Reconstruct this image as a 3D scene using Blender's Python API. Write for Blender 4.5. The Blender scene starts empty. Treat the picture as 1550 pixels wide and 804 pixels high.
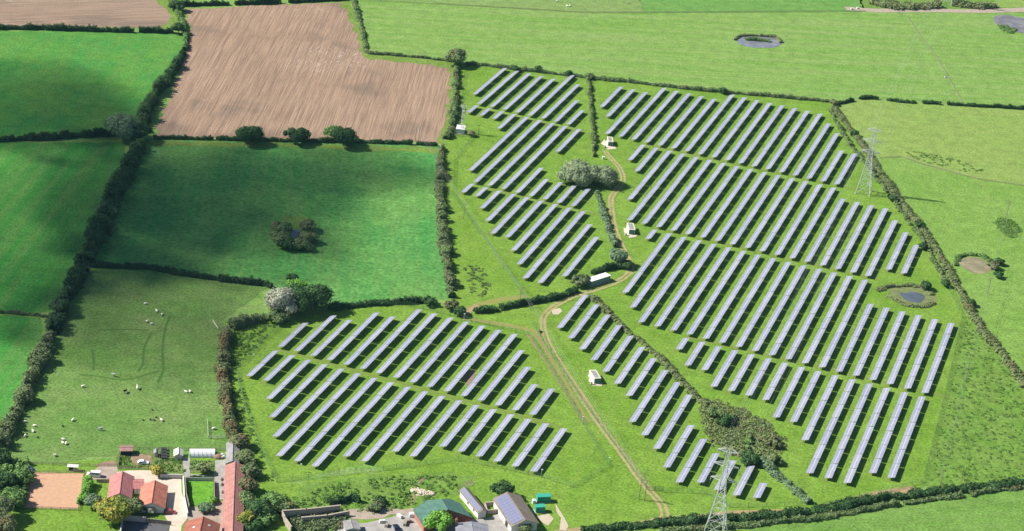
import bpy, bmesh, math, random
import numpy as np
from mathutils import Matrix, Vector, noise as mnoise

# ------------------------------------------------------------------ camera, sky, sun, exposure
SC = bpy.context.scene
COL = SC.collection
HC = 410.0                                   # camera height above the fields (m)
PW, PH, FPX = 1550.0, 804.0, 3077.728        # photograph size and focal length in its pixels
DEP, ROLL = math.radians(25.51758), math.radians(6.235338)
PHI = math.radians(17.2353)                  # bearing of the solar rows, clockwise from +Y
cr, sr, cd, sd = math.cos(ROLL), math.sin(ROLL), math.cos(DEP), math.sin(DEP)
cam_data = bpy.data.cameras.new('camera')
cam_data.sensor_width = 36.0
cam_data.lens = 36.0 * FPX / PW
cam_data.clip_start, cam_data.clip_end = 1.0, 20000.0
cam = bpy.data.objects.new('camera', cam_data)
COL.objects.link(cam)
right, up, fwd = Vector((cr, sr*sd, sr*cd)), Vector((-sr, cr*sd, cr*cd)), Vector((0, cd, -sd))
cam.matrix_world = Matrix(((right.x, up.x, -fwd.x, 0), (right.y, up.y, -fwd.y, 0), (right.z, up.z, -fwd.z, HC), (0, 0, 0, 1)))
SC.camera = cam

SUN_EL, SUN_AZ = math.radians(41.6), math.radians(-88.4)      # azimuth clockwise from +Y, towards the sun
SUNV = Vector((math.sin(SUN_AZ)*math.cos(SUN_EL), math.cos(SUN_AZ)*math.cos(SUN_EL), math.sin(SUN_EL)))
world = bpy.data.worlds.new('World'); SC.world = world; world.use_nodes = True
wn = world.node_tree; wn.nodes.clear()
sky = wn.nodes.new('ShaderNodeTexSky'); sky.sky_type = 'NISHITA'; sky.sun_disc = False
sky.sun_elevation = SUN_EL; sky.sun_rotation = SUN_AZ; sky.altitude = 60; sky.air_density = 1.1; sky.dust_density = .4; sky.ozone_density = 2.5
bg = wn.nodes.new('ShaderNodeBackground'); bg.inputs['Strength'].default_value = 0.06
wo = wn.nodes.new('ShaderNodeOutputWorld')
wn.links.new(sky.outputs[0], bg.inputs['Color']); wn.links.new(bg.outputs[0], wo.inputs['Surface'])
sl = bpy.data.lights.new('sun', 'SUN'); sl.energy = 5.0; sl.angle = math.radians(0.53); sl.color = (1.0, 0.95, 0.86)
sun = bpy.data.objects.new('sun', sl); COL.objects.link(sun)
sun.rotation_euler = SUNV.to_track_quat('Z', 'Y').to_euler()
SC.render.engine = 'CYCLES'
SC.view_settings.view_transform = 'Standard'; SC.view_settings.look = 'None'
SC.view_settings.gamma = 1.0; SC.view_settings.use_curve_mapping = False
SC.view_settings.exposure = 0.84

# ------------------------------------------------------------------ helpers
rng = np.random.default_rng(7)
random.seed(7)

def G(px, py, z=0.0):
    """a point of the place, at height z, that the photograph shows at this pixel"""
    x = (px-PW/2)/FPX; y = -(py-PH/2)/FPX
    x, y = cr*x - sr*y, sr*x + cr*y
    d = Vector((x, cd+y*sd, -sd+y*cd))
    t = (HC-z)/-d.z
    return Vector((d.x*t, d.y*t, z))

def tag(o, label=None, cat=None, group=None, kind=None):
    if label: o['label'] = label
    if cat: o['category'] = cat
    if group: o['group'] = group
    if kind: o['kind'] = kind
    return o

def empty(name, loc, rz=0.0, label=None, cat=None, group=None):
    o = bpy.data.objects.new(name, None); COL.objects.link(o)
    o.location = loc; o.rotation_euler = (0, 0, rz); o.empty_display_size = .5
    return tag(o, label, cat, group)

def link(name, mesh, parent=None, loc=None, rz=0.0):
    o = bpy.data.objects.new(name, mesh); COL.objects.link(o)
    if parent is not None: o.parent = parent
    if loc is not None: o.location = loc
    if rz: o.rotation_euler = (0, 0, rz)
    return o

def np_quads(name, V, Q, mats, midx=None, smooth=False):
    me = bpy.data.meshes.new(name)
    V = np.asarray(V, np.float32); Q = np.asarray(Q, np.int32)
    me.vertices.add(len(V)); me.vertices.foreach_set('co', V.ravel())
    me.loops.add(Q.size); me.loops.foreach_set('vertex_index', Q.ravel())
    me.polygons.add(len(Q)); me.polygons.foreach_set('loop_start', np.arange(0, Q.size, 4, dtype=np.int32))
    for m in (mats if isinstance(mats, (list, tuple)) else [mats]): me.materials.append(m)
    if midx is not None: me.polygons.foreach_set('material_index', np.asarray(midx, np.int32))
    if smooth: me.polygons.foreach_set('use_smooth', np.ones(len(Q), bool))
    me.update(calc_edges=True); me.validate()
    return me

class MB:
    """collects simple shapes into one mesh"""
    def __init__(s): s.v = []; s.f = []; s.m = []
    def add(s, vs, fs, m=0):
        k = len(s.v); s.v += [tuple(v) for v in vs]; s.f += [tuple(i+k for i in f) for f in fs]; s.m += [m]*len(fs); return s
    def box(s, c, d, rz=0.0, m=0):
        x, y, z = d[0]/2, d[1]/2, d[2]/2; C, S = math.cos(rz), math.sin(rz); vs = []
        for a in (-z, z):
            for (i, j) in ((-x, -y), (x, -y), (x, y), (-x, y)): vs.append((c[0]+C*i-S*j, c[1]+S*i+C*j, c[2]+a))
        return s.add(vs, [(3, 2, 1, 0), (4, 5, 6, 7), (0, 1, 5, 4), (1, 2, 6, 5), (2, 3, 7, 6), (3, 0, 4, 7)], m)
    def slab(s, pts, t, m=0):
        """a planar polygon (ccw from above) given thickness t downwards along its normal"""
        P = [Vector(p) for p in pts]; n = (P[1]-P[0]).cross(P[2]-P[0]).normalized(); k = len(P)
        vs = P + [p-n*t for p in P]
        fs = [tuple(range(k)), tuple(range(2*k-1, k-1, -1))] + [(i, i+k, (i+1) % k+k, (i+1) % k) for i in range(k)]
        return s.add(vs, fs, m)
    def tube(s, a, b, r, r2=None, n=5, m=0, caps=True):
        a, b = Vector(a), Vector(b); r2 = r if r2 is None else r2; d = (b-a).normalized()
        t = d.orthogonal().normalized(); u = d.cross(t); vs = []
        for p, q in ((a, r), (b, r2)):
            for i in range(n):
                w = 2*math.pi*i/n; vs.append(p+(t*math.cos(w)+u*math.sin(w))*q)
        fs = [(i, (i+1) % n, (i+1) % n+n, i+n) for i in range(n)]
        if caps: fs += [tuple(range(n-1, -1, -1)), tuple(range(n, 2*n))]
        return s.add(vs, fs, m)
    def ball(s, c, r, m=0, nu=8, nv=5):
        rr = r if hasattr(r, '__len__') else (r, r, r); vs = [(c[0], c[1], c[2]-rr[2])]
        for j in range(1, nv):
            ph = -math.pi/2+math.pi*j/nv
            for i in range(nu):
                th = 2*math.pi*i/nu; vs.append((c[0]+rr[0]*math.cos(ph)*math.cos(th), c[1]+rr[1]*math.cos(ph)*math.sin(th), c[2]+rr[2]*math.sin(ph)))
        vs.append((c[0], c[1], c[2]+rr[2])); fs = []; L = len(vs)-1
        for i in range(nu):
            fs.append((0, 1+(i+1) % nu, 1+i)); fs.append((L, L-nu+i, L-nu+(i+1) % nu))
            for j in range(nv-2): a = 1+j*nu; fs.append((a+i, a+(i+1) % nu, a+nu+(i+1) % nu, a+nu+i))
        return s.add(vs, fs, m)
    def mesh(s, name, mats, smooth=False):
        me = bpy.data.meshes.new(name); me.from_pydata(s.v, [], s.f)
        for mt in (mats if isinstance(mats, (list, tuple)) else [mats]): me.materials.append(mt)
        me.polygons.foreach_set('material_index', s.m)
        if smooth: me.polygons.foreach_set('use_smooth', [True]*len(s.f))
        me.update(); return me
    def build(s, name, mats, parent=None, loc=None, rz=0.0, smooth=False):
        return link(name, s.mesh(name, mats, smooth), parent, loc, rz)

# ------------------------------------------------------------------ materials
class NT:
    def __init__(s, name):
        s.mat = bpy.data.materials.new(name); s.mat.use_nodes = True; s.t = s.mat.node_tree; s.t.nodes.clear()
    def n(s, typ, **kw):
        nd = s.t.nodes.new('ShaderNode'+typ)
        for k, v in kw.items():
            if k in nd.inputs: s.put(nd.inputs[k], v)
            else: setattr(nd, k, v)
        return nd
    def put(s, sock, v):
        if isinstance(v, bpy.types.NodeSocket): s.t.links.new(v, sock)
        elif hasattr(v, '__len__') and len(v) == 3 and sock.type == 'RGBA': sock.default_value = (*v, 1)
        else: sock.default_value = v
    def noise(s, vec, scale, detail=3.0, rough=.55):
        nd = s.n('TexNoise', Scale=scale, Detail=detail, Roughness=rough); s.put(nd.inputs['Vector'], vec); return nd.outputs[0]
    def mapr(s, v, a, b, c=0.0, d=1.0, smooth=True):
        nd = s.n('MapRange', interpolation_type='SMOOTHSTEP' if smooth else 'LINEAR')
        for i, x in enumerate((v, a, b, c, d)): s.put(nd.inputs[i], x)
        return nd.outputs[0]
    def mix(s, fac, a, b, mode='MIX'):
        nd = s.n('Mix', data_type='RGBA', blend_type=mode); s.put(nd.inputs[0], fac); s.put(nd.inputs[6], a); s.put(nd.inputs[7], b); return nd.outputs[2]
    def math(s, op, a, b=0.0, c=0.0):
        nd = s.n('Math', operation=op); s.put(nd.inputs[0], a); s.put(nd.inputs[1], b); s.put(nd.inputs[2], c); return nd.outputs[0]
    def pos(s, rz=0.0, sc=(1, 1, 1)):
        g = s.n('NewGeometry'); mp = s.n('Mapping'); s.put(mp.inputs['Vector'], g.outputs['Position'])
        mp.inputs['Rotation'].default_value = (0, 0, rz)
        if sc == (1, 1, 1): return mp.outputs[0]
        m2 = s.n('Mapping'); s.put(m2.inputs['Vector'], mp.outputs[0]); m2.inputs['Scale'].default_value = sc
        return m2.outputs[0]
    def bump(s, h, strength=.5, dist=.2):
        nd = s.n('Bump', Strength=strength, Distance=dist); s.put(nd.inputs['Height'], h); return nd.outputs[0]
    def out(s, color, rough=.8, normal=None, spec=.3, metal=0.0, transl=0.0):
        p = s.n('BsdfPrincipled'); s.put(p.inputs['Base Color'], color); s.put(p.inputs['Roughness'], rough)
        s.put(p.inputs['Specular IOR Level'], spec); s.put(p.inputs['Metallic'], metal)
        if normal is not None: s.put(p.inputs['Normal'], normal)
        sh = p.outputs[0]
        if transl:
            tr = s.n('BsdfTranslucent'); s.put(tr.inputs['Color'], color); mx = s.n('MixShader'); s.put(mx.inputs[0], transl)
            s.t.links.new(sh, mx.inputs[1]); s.t.links.new(tr.outputs[0], mx.inputs[2]); sh = mx.outputs[0]
        o = s.n('OutputMaterial'); s.t.links.new(sh, o.inputs['Surface']); return s.mat

_mc = {}
def plain(name, col, rough=.7, metal=0.0, spec=.3, var=.12, scale=1.5):
    """a painted / bare surface with a little uneven wear"""
    if name in _mc: return _mc[name]
    t = NT(name); p = t.pos()
    f = t.noise(p, scale, 4); g = t.noise(p, scale*6, 2)
    f = t.mapr(t.math('ADD', t.math('MULTIPLY', f, .6), t.math('MULTIPLY', g, .4)), .25, .75, 1-var, 1+var)
    nd = t.n('VectorMath', operation='SCALE'); nd.inputs[0].default_value = col; t.put(nd.inputs['Scale'], f)
    _mc[name] = t.out(nd.outputs[0], rough, spec=spec, metal=metal); return _mc[name]

def grass_color(t, c1, c2, c3, big=.03, streak=0.35, rz=0.0, ss=(.35, .012, 1), fine=.9):
    """mown or grazed sward: broad mottling, streaks along the working direction, tussock-size grain; returns colour and height"""
    p = t.pos()
    a = t.mapr(t.noise(p, big, 4, .6), .35, .65)
    col = t.mix(a, c1, c2)
    st = t.mapr(t.noise(t.pos(rz, ss), 1.0, 3, .6), .3, .7)
    col = t.mix(t.math('MULTIPLY', st, streak), col, c3)
    g1 = t.noise(p, fine, 3, .7); g2 = t.noise(p, .16, 3, .6)
    k = t.mapr(g1, .25, .75, .50, 1.50, False); k2 = t.mapr(g2, .3, .7, .84, 1.16, False)
    nd = t.n('VectorMath', operation='SCALE'); t.put(nd.inputs[0], col); t.put(nd.inputs['Scale'], t.math('MULTIPLY', k, k2))
    return nd.outputs[0], t.math('ADD', g1, t.math('MULTIPLY', g2, 1.5))

def grass(name, c1, c2, c3, bump=.35, **kw):
    t = NT(name); col, h = grass_color(t, c1, c2, c3, **kw)
    return t.out(col, .95, t.bump(h, bump, .5), spec=.05)

def soil(name, c1, c2, c3, rz, period=3.0, bump=.5):
    """worked field: drill rows, paler dry streaks, a few damp patches"""
    t = NT(name); p = t.pos()
    col = t.mix(t.mapr(t.noise(p, .02, 4, .6), .35, .65), c1, c2)
    wv = t.noise(p, .012, 3, .6); rows = t.noise(t.pos(rz, (1/period, .010, 1)), 1.0, 5, .8)
    rows2 = t.noise(t.pos(rz, (1.5/period*3, .03, 1)), 1.0, 2, .6)
    col = t.mix(t.mapr(rows, .44, .64, 0, .7), col, c3)
    br = t.noise(t.pos(rz+.25, (.9, .10, 1)), 1.0, 4, .75)
    pale_streak = t.mapr(br, .57, .63); col = t.mix(t.math('MULTIPLY', pale_streak, t.mapr(t.noise(p, .011, 2), .58, .70)), col, (.46, .40, .345)); col = t.mix(t.math('MULTIPLY', t.mapr(t.noise(p, .02, 3), .56, .66), .5), col, (.15, .115, .09))  # pale crumpled streaks in the soil colour, then darker patches
    k = t.mapr(t.noise(p, 1.1, 3, .7), .25, .75, .72, 1.28, False); k = t.math('MULTIPLY', k, t.mapr(rows2, .38, .62, .80, 1.12))
    nd = t.n('VectorMath', operation='SCALE'); t.put(nd.inputs[0], col); t.put(nd.inputs['Scale'], k)
    h = t.math('ADD', t.math('MULTIPLY', rows, 2.0), t.noise(p, 1.5, 3, .7))
    return t.out(nd.outputs[0], .95, t.bump(h, bump, .4), spec=.05)

def track_mat(name, g1, g2, g3, s1, s2, ruts=True, core=.62):
    """wheel tracks worn into grass: bare towards the wheel lines, ragged edges (u runs across the strip)"""
    t = NT(name); col, h = grass_color(t, g1, g2, g3)
    uv = t.n('UVMap'); sp = t.n('SeparateXYZ'); t.put(sp.inputs[0], uv.outputs[0])
    u = t.math('ABSOLUTE', sp.outputs[0]); p = t.pos()
    wob = t.math('MULTIPLY', t.math('SUBTRACT', t.noise(p, .35, 4, .7), .5), .9)
    if ruts: d = t.math('ABSOLUTE', t.math('SUBTRACT', u, .42)); m = t.mapr(t.math('ADD', d, wob), .14, .34, 1, 0)
    else: m = t.mapr(t.math('ADD', u, wob), core, .98, 1, 0)
    e = t.mapr(u, .85, 1.0, 1, 0); m = t.math('MULTIPLY', m, e)
    s = t.mix(t.mapr(t.noise(p, .6, 4, .7), .3, .7), s1, s2)
    return t.out(t.mix(m, col, s), .95, t.bump(h, .3, .4), spec=.05)

def foliage(name, a, b, c=None, cfrac=.0, transl=.3):
    """leaves: each clump its own tone, drifting through the plant; a share of turned leaves"""
    a, b = (tuple(min(v*2.6, .6) for v in q) for q in (a, b)); c = c and tuple(v*1.9 for v in c)
    t = NT(name); g = t.n('NewGeometry'); r = g.outputs['Random Per Island']
    n1 = t.noise(t.pos(), .22, 3, .6)
    f = t.math('ADD', t.math('MULTIPLY', r, .6), t.math('MULTIPLY', t.mapr(n1, .3, .7), .4))
    col = t.mix(f, a, b)
    if c: col = t.mix(t.math('MULTIPLY', t.mapr(t.noise(t.pos(), .13, 3, .6), .62-cfrac*.45, .70-cfrac*.35), t.mapr(r, .15, .5)), col, c)
    return t.out(col, .75, spec=.15, transl=transl)


# ------------------------------------------------------------------ the ground, fields, tracks, ponds
def smooth_path(pts, closed=False, step=3.0):
    """Catmull-Rom through ground points, resampled about every `step` metres"""
    P = [np.array(p, float) for p in pts]; n = len(P); out = []
    seg = n if closed else n-1
    for i in range(seg):
        p1, p2 = P[i], P[(i+1) % n]
        p0 = P[i-1] if (closed or i > 0) else 2*p1-p2
        p3 = P[(i+2) % n] if (closed or i+2 < n) else 2*p2-p1
        k = max(1, int(np.linalg.norm(p2-p1)/step))
        for j in range(k):
            t = j/k
            out.append(.5*((2*p1)+(-p0+p2)*t+(2*p0-5*p1+4*p2-p3)*t*t+(-p0+3*p1-3*p2+p3)*t**3))
    if not closed: out.append(P[-1])
    return np.array(out)

def gp(pts, z=0.0): return [G(x, y, z)[:2] for x, y in pts]

def sheet(name, px, z, mat, jitter=.6, curve=False, label=None, kind='structure', ragged=4.0):
    """a field or surface: an outline on the ground, its edges slightly ragged"""
    g = gp(px)
    if curve: pts = smooth_path(g, True, 2.0)
    else:
        pts = []
        for i, a in enumerate(g):
            a = np.array(a); b = np.array(g[(i+1) % len(g)]); k = max(1, int(np.linalg.norm(b-a)/ragged))
            pts += [a+(b-a)*j/k for j in range(k)]
        pts = np.array(pts)
    r = np.random.default_rng(len(px)*97+int(abs(px[0][0])))
    pts = pts+r.normal(0, jitter, pts.shape)
    me = bpy.data.meshes.new(name); me.from_pydata([(p[0], p[1], z) for p in pts], [], [tuple(range(len(pts)))])
    if me.polygons[0].normal.z < 0: me.flip_normals()
    me.materials.append(mat); me.update()
    o = link(name, me); tag(o, label, None, None, kind); return o

def strip(name, px, width, z, mat, label=None):
    p = smooth_path(gp(px), False, 2.5); d = np.gradient(p, axis=0); d /= np.linalg.norm(d, axis=1)[:, None]+1e-9
    nn = np.stack([-d[:, 1], d[:, 0]], 1); w = np.interp(np.linspace(0, 1, len(p)), np.linspace(0, 1, len(np.atleast_1d(width))), np.atleast_1d(width))[:, None]/2
    cols = [p+nn*w*k for k in (-1, -.5, 0, .5, 1)]; V = np.concatenate(cols); V = np.c_[V, np.full(len(V), z)]
    n = len(p); Q = [(c*n+i, c*n+i+1, (c+1)*n+i+1, (c+1)*n+i) for c in range(4) for i in range(n-1)]
    me = np_quads(name, V, np.array(Q)[:, ::-1], mat)
    uvl = me.uv_layers.new(name='UVMap'); L = np.concatenate([[0], np.cumsum(np.linalg.norm(np.diff(p, axis=0), axis=1))])
    vi = np.zeros(len(me.loops), np.int32); me.loops.foreach_get('vertex_index', vi)
    uvl.data.foreach_set('uv', np.stack([(vi//n)/2.0-1.0, L[vi % n]/10], 1).astype(np.float32).ravel())
    if me.polygons[0].normal.z < 0: me.flip_normals()
    o = link(name, me); tag(o, label, None, None, 'structure'); return o

SG = ((.108, .212, .022), (.135, .238, .032), (.170, .228, .052))         # the sward under the panels
m_solar = grass('sward_solar', *SG, streak=.30, rz=PHI, ss=(.5, .03, 1), bump=.25)
m_meadow = grass('sward_meadow', (.118, .235, .040), (.138, .252, .050), (.190, .262, .085), streak=.75, rz=math.radians(79), ss=(.25, .006, 1), bump=.2)
m_pale = grass('sward_pale', (.178, .255, .062), (.160, .250, .055), (.21, .26, .08), streak=.35, rz=1.3, big=.015, bump=.2)
m_right = grass('sward_right', (.125, .235, .040), (.148, .25, .052), (.165, .25, .062), streak=.45, rz=2.9, ss=(.2, .01, 1), bump=.2)
m_lower = grass('sward_lower', (.098, .205, .034), (.120, .225, .045), (.145, .225, .06), streak=.5, rz=math.radians(71), ss=(.25, .01, 1), bump=.25)
m_rough = grass('sward_rough', (.098, .198, .028), (.118, .208, .038), (.145, .198, .052), streak=.4, rz=.3, ss=(.12, .1, 1), big=.06, bump=.5, fine=.7)
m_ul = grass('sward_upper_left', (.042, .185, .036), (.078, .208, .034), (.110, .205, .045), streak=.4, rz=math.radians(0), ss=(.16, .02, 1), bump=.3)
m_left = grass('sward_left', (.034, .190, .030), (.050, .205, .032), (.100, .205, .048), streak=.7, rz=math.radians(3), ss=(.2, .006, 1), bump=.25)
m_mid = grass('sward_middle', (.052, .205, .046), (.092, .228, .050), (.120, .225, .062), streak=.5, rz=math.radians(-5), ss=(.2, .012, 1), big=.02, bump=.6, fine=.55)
m_pad = grass('sward_paddock', (.102, .190, .044), (.138, .202, .062), (.085, .185, .032), streak=.45, rz=1.2, ss=(.06, .04, 1), big=.035, bump=.4)
m_verge = grass('sward_verge', (.115, .20, .03), (.14, .21, .045), (.165, .195, .06), streak=.4, rz=0, ss=(.4, .3, 1), bump=.6)
m_topf = grass('sward_far', (.140, .225, .060), (.16, .24, .07), (.17, .22, .09), streak=.3, rz=1.4, bump=.2)
m_topg = grass('sward_far_green', (.095, .215, .045), (.11, .225, .05), (.13, .23, .06), streak=.4, rz=1.4, bump=.2)
m_lawn = grass('sward_lawn', (.085, .24, .02), (.10, .26, .025), (.14, .25, .03), streak=.35, rz=.4, ss=(.5, .05, 1), bump=.1)
m_bed = grass('sward_garden', (.09, .17, .03), (.13, .18, .05), (.16, .14, .08), streak=.5, big=.15, ss=(.3, .3, 1), bump=.8)
m_soil = soil('soil_large_field', (.300, .208, .145), (.270, .184, .126), (.195, .135, .098), math.radians(1), period=2.2)
m_soil2 = soil('soil_small_field', (.285, .205, .15), (.26, .185, .132), (.19, .135, .10), math.radians(64))
m_trk = track_mat('worn_track', *SG, (.36, .285, .17), (.27, .20, .11))
m_bare = track_mat('worn_bare_lane', *SG, (.33, .25, .14), (.25, .185, .10), ruts=False)
m_faint = track_mat('worn_grass_path', *SG, (.23, .22, .075), (.19, .20, .06), ruts=False, core=.35)
m_ruts = track_mat('faint_ruts', *SG, (.24, .205, .10), (.19, .17, .075))
m_aisle = track_mat('trodden_aisle', *SG, (.165, .185, .05), (.13, .19, .04), ruts=False, core=.15)
m_sand = plain('arena_sand', (.45, .275, .175), .95, spec=.05, var=.12, scale=.7)
m_conc = plain('pale_concrete', (.50, .425, .345), .9, spec=.1, var=.16, scale=.3)
m_gravel = plain('grey_gravel', (.30, .285, .26), .95, spec=.1, var=.25, scale=.35)
m_drive = plain('brown_gravel', (.32, .26, .21), .95, spec=.1, var=.22, scale=.4)
m_tar = plain('tarmac', (.095, .095, .10), .85, spec=.2, var=.2, scale=.4)
m_dirt = plain('bare_dirt', (.25, .17, .12), .95, spec=.05, var=.3, scale=.5)
m_mud = plain('pond_mud', (.135, .165, .06), .8, spec=.2, var=.35, scale=.4)

# the wide ground, far beyond the picture
me = bpy.data.meshes.new('ground'); me.from_pydata([(-6000, -3000, 0), (6000, -3000, 0), (6000, 9000, 0), (-6000, 9000, 0)], [], [(0, 1, 2, 3)])
me.materials.append(m_meadow); tag(link('ground', me), kind='structure')

sheet('solar_field', [(690, 96), (890, 116), (1100, 139), (1255, 154), (1310, 222), (1400, 345), (1450, 432), (1462, 482), (1400, 735), (1300, 762), (1160, 785), (1000, 800), (860, 812), (560, 700), (420, 735), (380, 730), (340, 600), (330, 505), (420, 470), (500, 462), (690, 460), (672, 330), (668, 225), (684, 200)], .03, m_solar)
sheet('meadow_field', [(530, -20), (560, 84), (690, 96), (890, 116), (1100, 139), (1258, 154), (1310, 148), (1560, 163), (1640, 20), (1310, 17), (970, 20), (880, 19), (700, 9), (600, 2)], .05, m_meadow)
sheet('far_sheep_field', [(540, -8), (700, 8), (880, 19), (975, 20), (960, -30), (520, -40)], .07, m_topf)
sheet('far_green_field', [(975, 20), (1310, 18), (1290, -30), (955, -30)], .07, m_topg)
sheet('far_reed_ground', [(1310, 17), (1600, 20), (1600, -30), (1280, -30)], .07, m_rough)
sheet('far_yellow_field', [(1510, 11), (1600, 12), (1600, -30), (1490, -30)], .09, m_pale)
strip('far_farm_lane', [(1280, 13), (1330, 16), (1400, 16), (1480, 17), (1550, 15), (1600, 14)], [7, 7, 9], .11, m_drive)
sheet('pale_field', [(1262, 158), (1290, 152), (1310, 149), (1345, 152), (1560, 164), (1600, 290), (1480, 272), (1400, 250), (1365, 238), (1330, 241)], .05, m_pale)
sheet('right_field', [(1262, 158), (1330, 241), (1365, 238), (1400, 250), (1480, 272), (1600, 290), (1640, 640), (1550, 582), (1500, 512), (1450, 430), (1400, 345)], .07, m_right)
sheet('rough_field', [(1456, 478), (1475, 480), (1525, 548), (1570, 600), (1600, 740), (1440, 740), (1396, 735), (1425, 620)], .05, m_rough)
sheet('lower_right_field', [(840, 815), (1000, 806), (1130, 800), (1240, 788), (1330, 771), (1420, 757), (1560, 737), (1620, 900), (800, 900)], .05, m_lower)
sheet('ploughed_field', [(279, 14), (400, 8), (515, 4), (530, 16), (541, 48), (552, 80), (620, 90), (686, 96), (684, 140), (676, 190), (668, 217), (500, 212), (232, 206), (250, 165), (272, 112), (284, 70), (286, 42)], .05, m_soil, .9)
sheet('small_ploughed_field', [(-30, -30), (205, -20), (240, 5), (262, 25), (266, 42), (-30, 40)], .05, m_soil2, .9)
sheet('field_edge_verge', [(205, -20), (255, -20), (272, 30), (270, 45), (240, 44), (262, 25), (240, 5)], .06, m_verge)
sheet('ploughed_field_verge', [(510, -2), (530, 0), (548, 50), (556, 80), (690, 94), (692, 130), (684, 180), (672, 218), (660, 217), (672, 190), (680, 140), (682, 105), (640, 97), (560, 90), (548, 84), (538, 48), (524, 16)], .08, m_verge, 1.2)
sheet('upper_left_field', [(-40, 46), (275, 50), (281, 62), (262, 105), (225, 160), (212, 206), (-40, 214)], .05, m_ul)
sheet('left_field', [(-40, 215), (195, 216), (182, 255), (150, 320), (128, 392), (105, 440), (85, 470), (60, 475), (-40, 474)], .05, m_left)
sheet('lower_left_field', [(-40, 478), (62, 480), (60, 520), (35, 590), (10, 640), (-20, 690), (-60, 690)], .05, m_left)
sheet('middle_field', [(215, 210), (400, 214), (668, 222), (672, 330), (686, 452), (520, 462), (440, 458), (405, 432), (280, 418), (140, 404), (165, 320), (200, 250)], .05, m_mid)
sheet('middle_field_verge', [(222, 213), (400, 217), (664, 224), (668, 232), (400, 222), (220, 220)], .07, m_verge, 1.0)
sheet('paddock', [(140, 408), (280, 420), (405, 436), (345, 478), (335, 500), (332, 600), (345, 665), (341, 690), (175, 690), (100, 700), (-20, 705), (30, 620), (75, 535), (110, 440)], .07, m_pad)
sheet('farmyard_grass', [(330, 690), (380, 725), (420, 735), (700, 697), (868, 740), (920, 708), (1010, 770), (1000, 802), (840, 830), (-40, 830), (-40, 700), (110, 700), (330, 690)], .05, m_solar)
sheet('rubbly_ground', [(470, 735), (560, 722), (640, 716), (720, 722), (700, 745), (620, 760), (560, 775), (470, 770), (440, 760)], .07, m_rough, 1.4)

# tracks
strip('farm_track', [(1003, 800), (1006, 780), (1002, 765), (985, 745), (965, 720), (940, 685), (910, 645), (880, 600), (850, 555), (830, 520), (822, 495), (824, 478), (840, 463), (870, 448), (905, 437), (930, 428), (945, 420), (955, 408), (950, 392), (940, 370), (930, 345), (926, 320), (925, 300), (935, 285), (943, 272), (938, 255), (925, 240), (915, 228)], [5, 4.8, 4.6, 4.4, 4.4, 4.6, 4.6, 4.4, 4.4, 4], .09, m_trk)
strip('worn_wheel_path', [(804, 505), (830, 545), (858, 590), (880, 628), (890, 640)], [8, 6, 5], .11, m_ruts)
strip('worn_lane', [(1003, 785), (985, 790), (955, 795), (900, 800), (840, 806)], [4, 4, 3.5], .11, m_bare)
strip('worn_lane', [(1003, 786), (1060, 782), (1105, 777), (1150, 776), (1215, 773)], [3.5, 3, 4, 3.5], .11, m_bare)
strip('worn_lane', [(1235, 770), (1280, 762), (1330, 750), (1385, 740)], [3, 6, 7, 5], .11, m_bare)
strip('worn_path', [(700, 470), (730, 460), (770, 452), (800, 448)], [4, 6, 4], .09, m_faint)
strip('worn_gateway', [(700, 480), (712, 470), (722, 462)], [4, 3, 4], .11, m_bare)
strip('worn_path', [(700, 482), (740, 488), (790, 497), (820, 505)], [4, 5, 4], .09, m_faint)
for (a, b) in (((725, 164), (900, 204)), ((735, 284), (905, 325)), ((975, 219), (1300, 287)), ((1000, 347), (1330, 424)), ((1040, 510), (1440, 602)), ((420, 529), (850, 647))):
    strip('mown_aisle', [a, ((a[0]+b[0])/2, (a[1]+b[1])/2), b], [3.0, 2.8], .07, m_aisle)

m_sheep = track_mat('sheep_trod', (.102, .190, .044), (.138, .202, .062), (.085, .185, .032), (.055, .125, .028), (.07, .14, .03), ruts=False, core=.3)
for pts in ([(258, 478), (252, 492), (248, 510), (246, 536), (247, 560), (239, 580)], [(230, 503), (224, 515), (218, 528), (216, 552), (209, 562)], [(150, 500), (190, 499), (225, 500)], [(120, 567), (150, 570), (190, 575), (240, 562)], [(140, 530), (142, 548), (141, 560)]):
    strip('sheep_track', pts, 1.6, .09, m_sheep)
# wet places
def water_mat(name, col, rough=.06):
    t = NT(name); p = t.pos(); return t.out(t.mix(t.mapr(t.noise(p, .15, 3), .4, .65), col, tuple(c*1.5 for c in col)), rough, t.bump(t.noise(p, 1.2, 2), .05, .05), spec=.6)
m_water = water_mat('pond_water', (.028, .032, .036)); m_wmud = water_mat('pond_muddy_water', (.19, .165, .088), .25); m_wgrey = water_mat('pond_grey_water', (.14, .125, .12), .12)
m_wpale = water_mat('pond_sky_water', (.15, .155, .17), .1)  # sky reflection painted into this pale water colour
sheet('pond', [(1112, 60), (1116, 55), (1128, 53), (1160, 54), (1180, 58), (1184, 65), (1176, 71), (1150, 73), (1125, 69)], .11, m_wpale, .35, True)
sheet('pond', [(1504, 27), (1512, 23), (1530, 24), (1575, 34), (1580, 52), (1545, 50), (1525, 44), (1508, 37)], .13, m_wgrey, .3, True)
sheet('muddy_rim', [(1344, 438), (1362, 432), (1395, 434), (1415, 444), (1420, 458), (1402, 466), (1370, 461), (1348, 450)], .09, m_mud, .7, True)
m_wpond = water_mat('pond_blue_water', (.07, .08, .095), .1)
sheet('pond', [(1362, 446), (1376, 442), (1392, 445), (1399, 453), (1392, 459), (1376, 456), (1366, 451)], .11, m_wpond, .45, True)
sheet('pond', [(1452, 396), (1460, 390), (1476, 390), (1494, 397), (1500, 406), (1495, 413), (1480, 415), (1464, 410), (1454, 403)], .11, m_wmud, .3, True)
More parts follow.
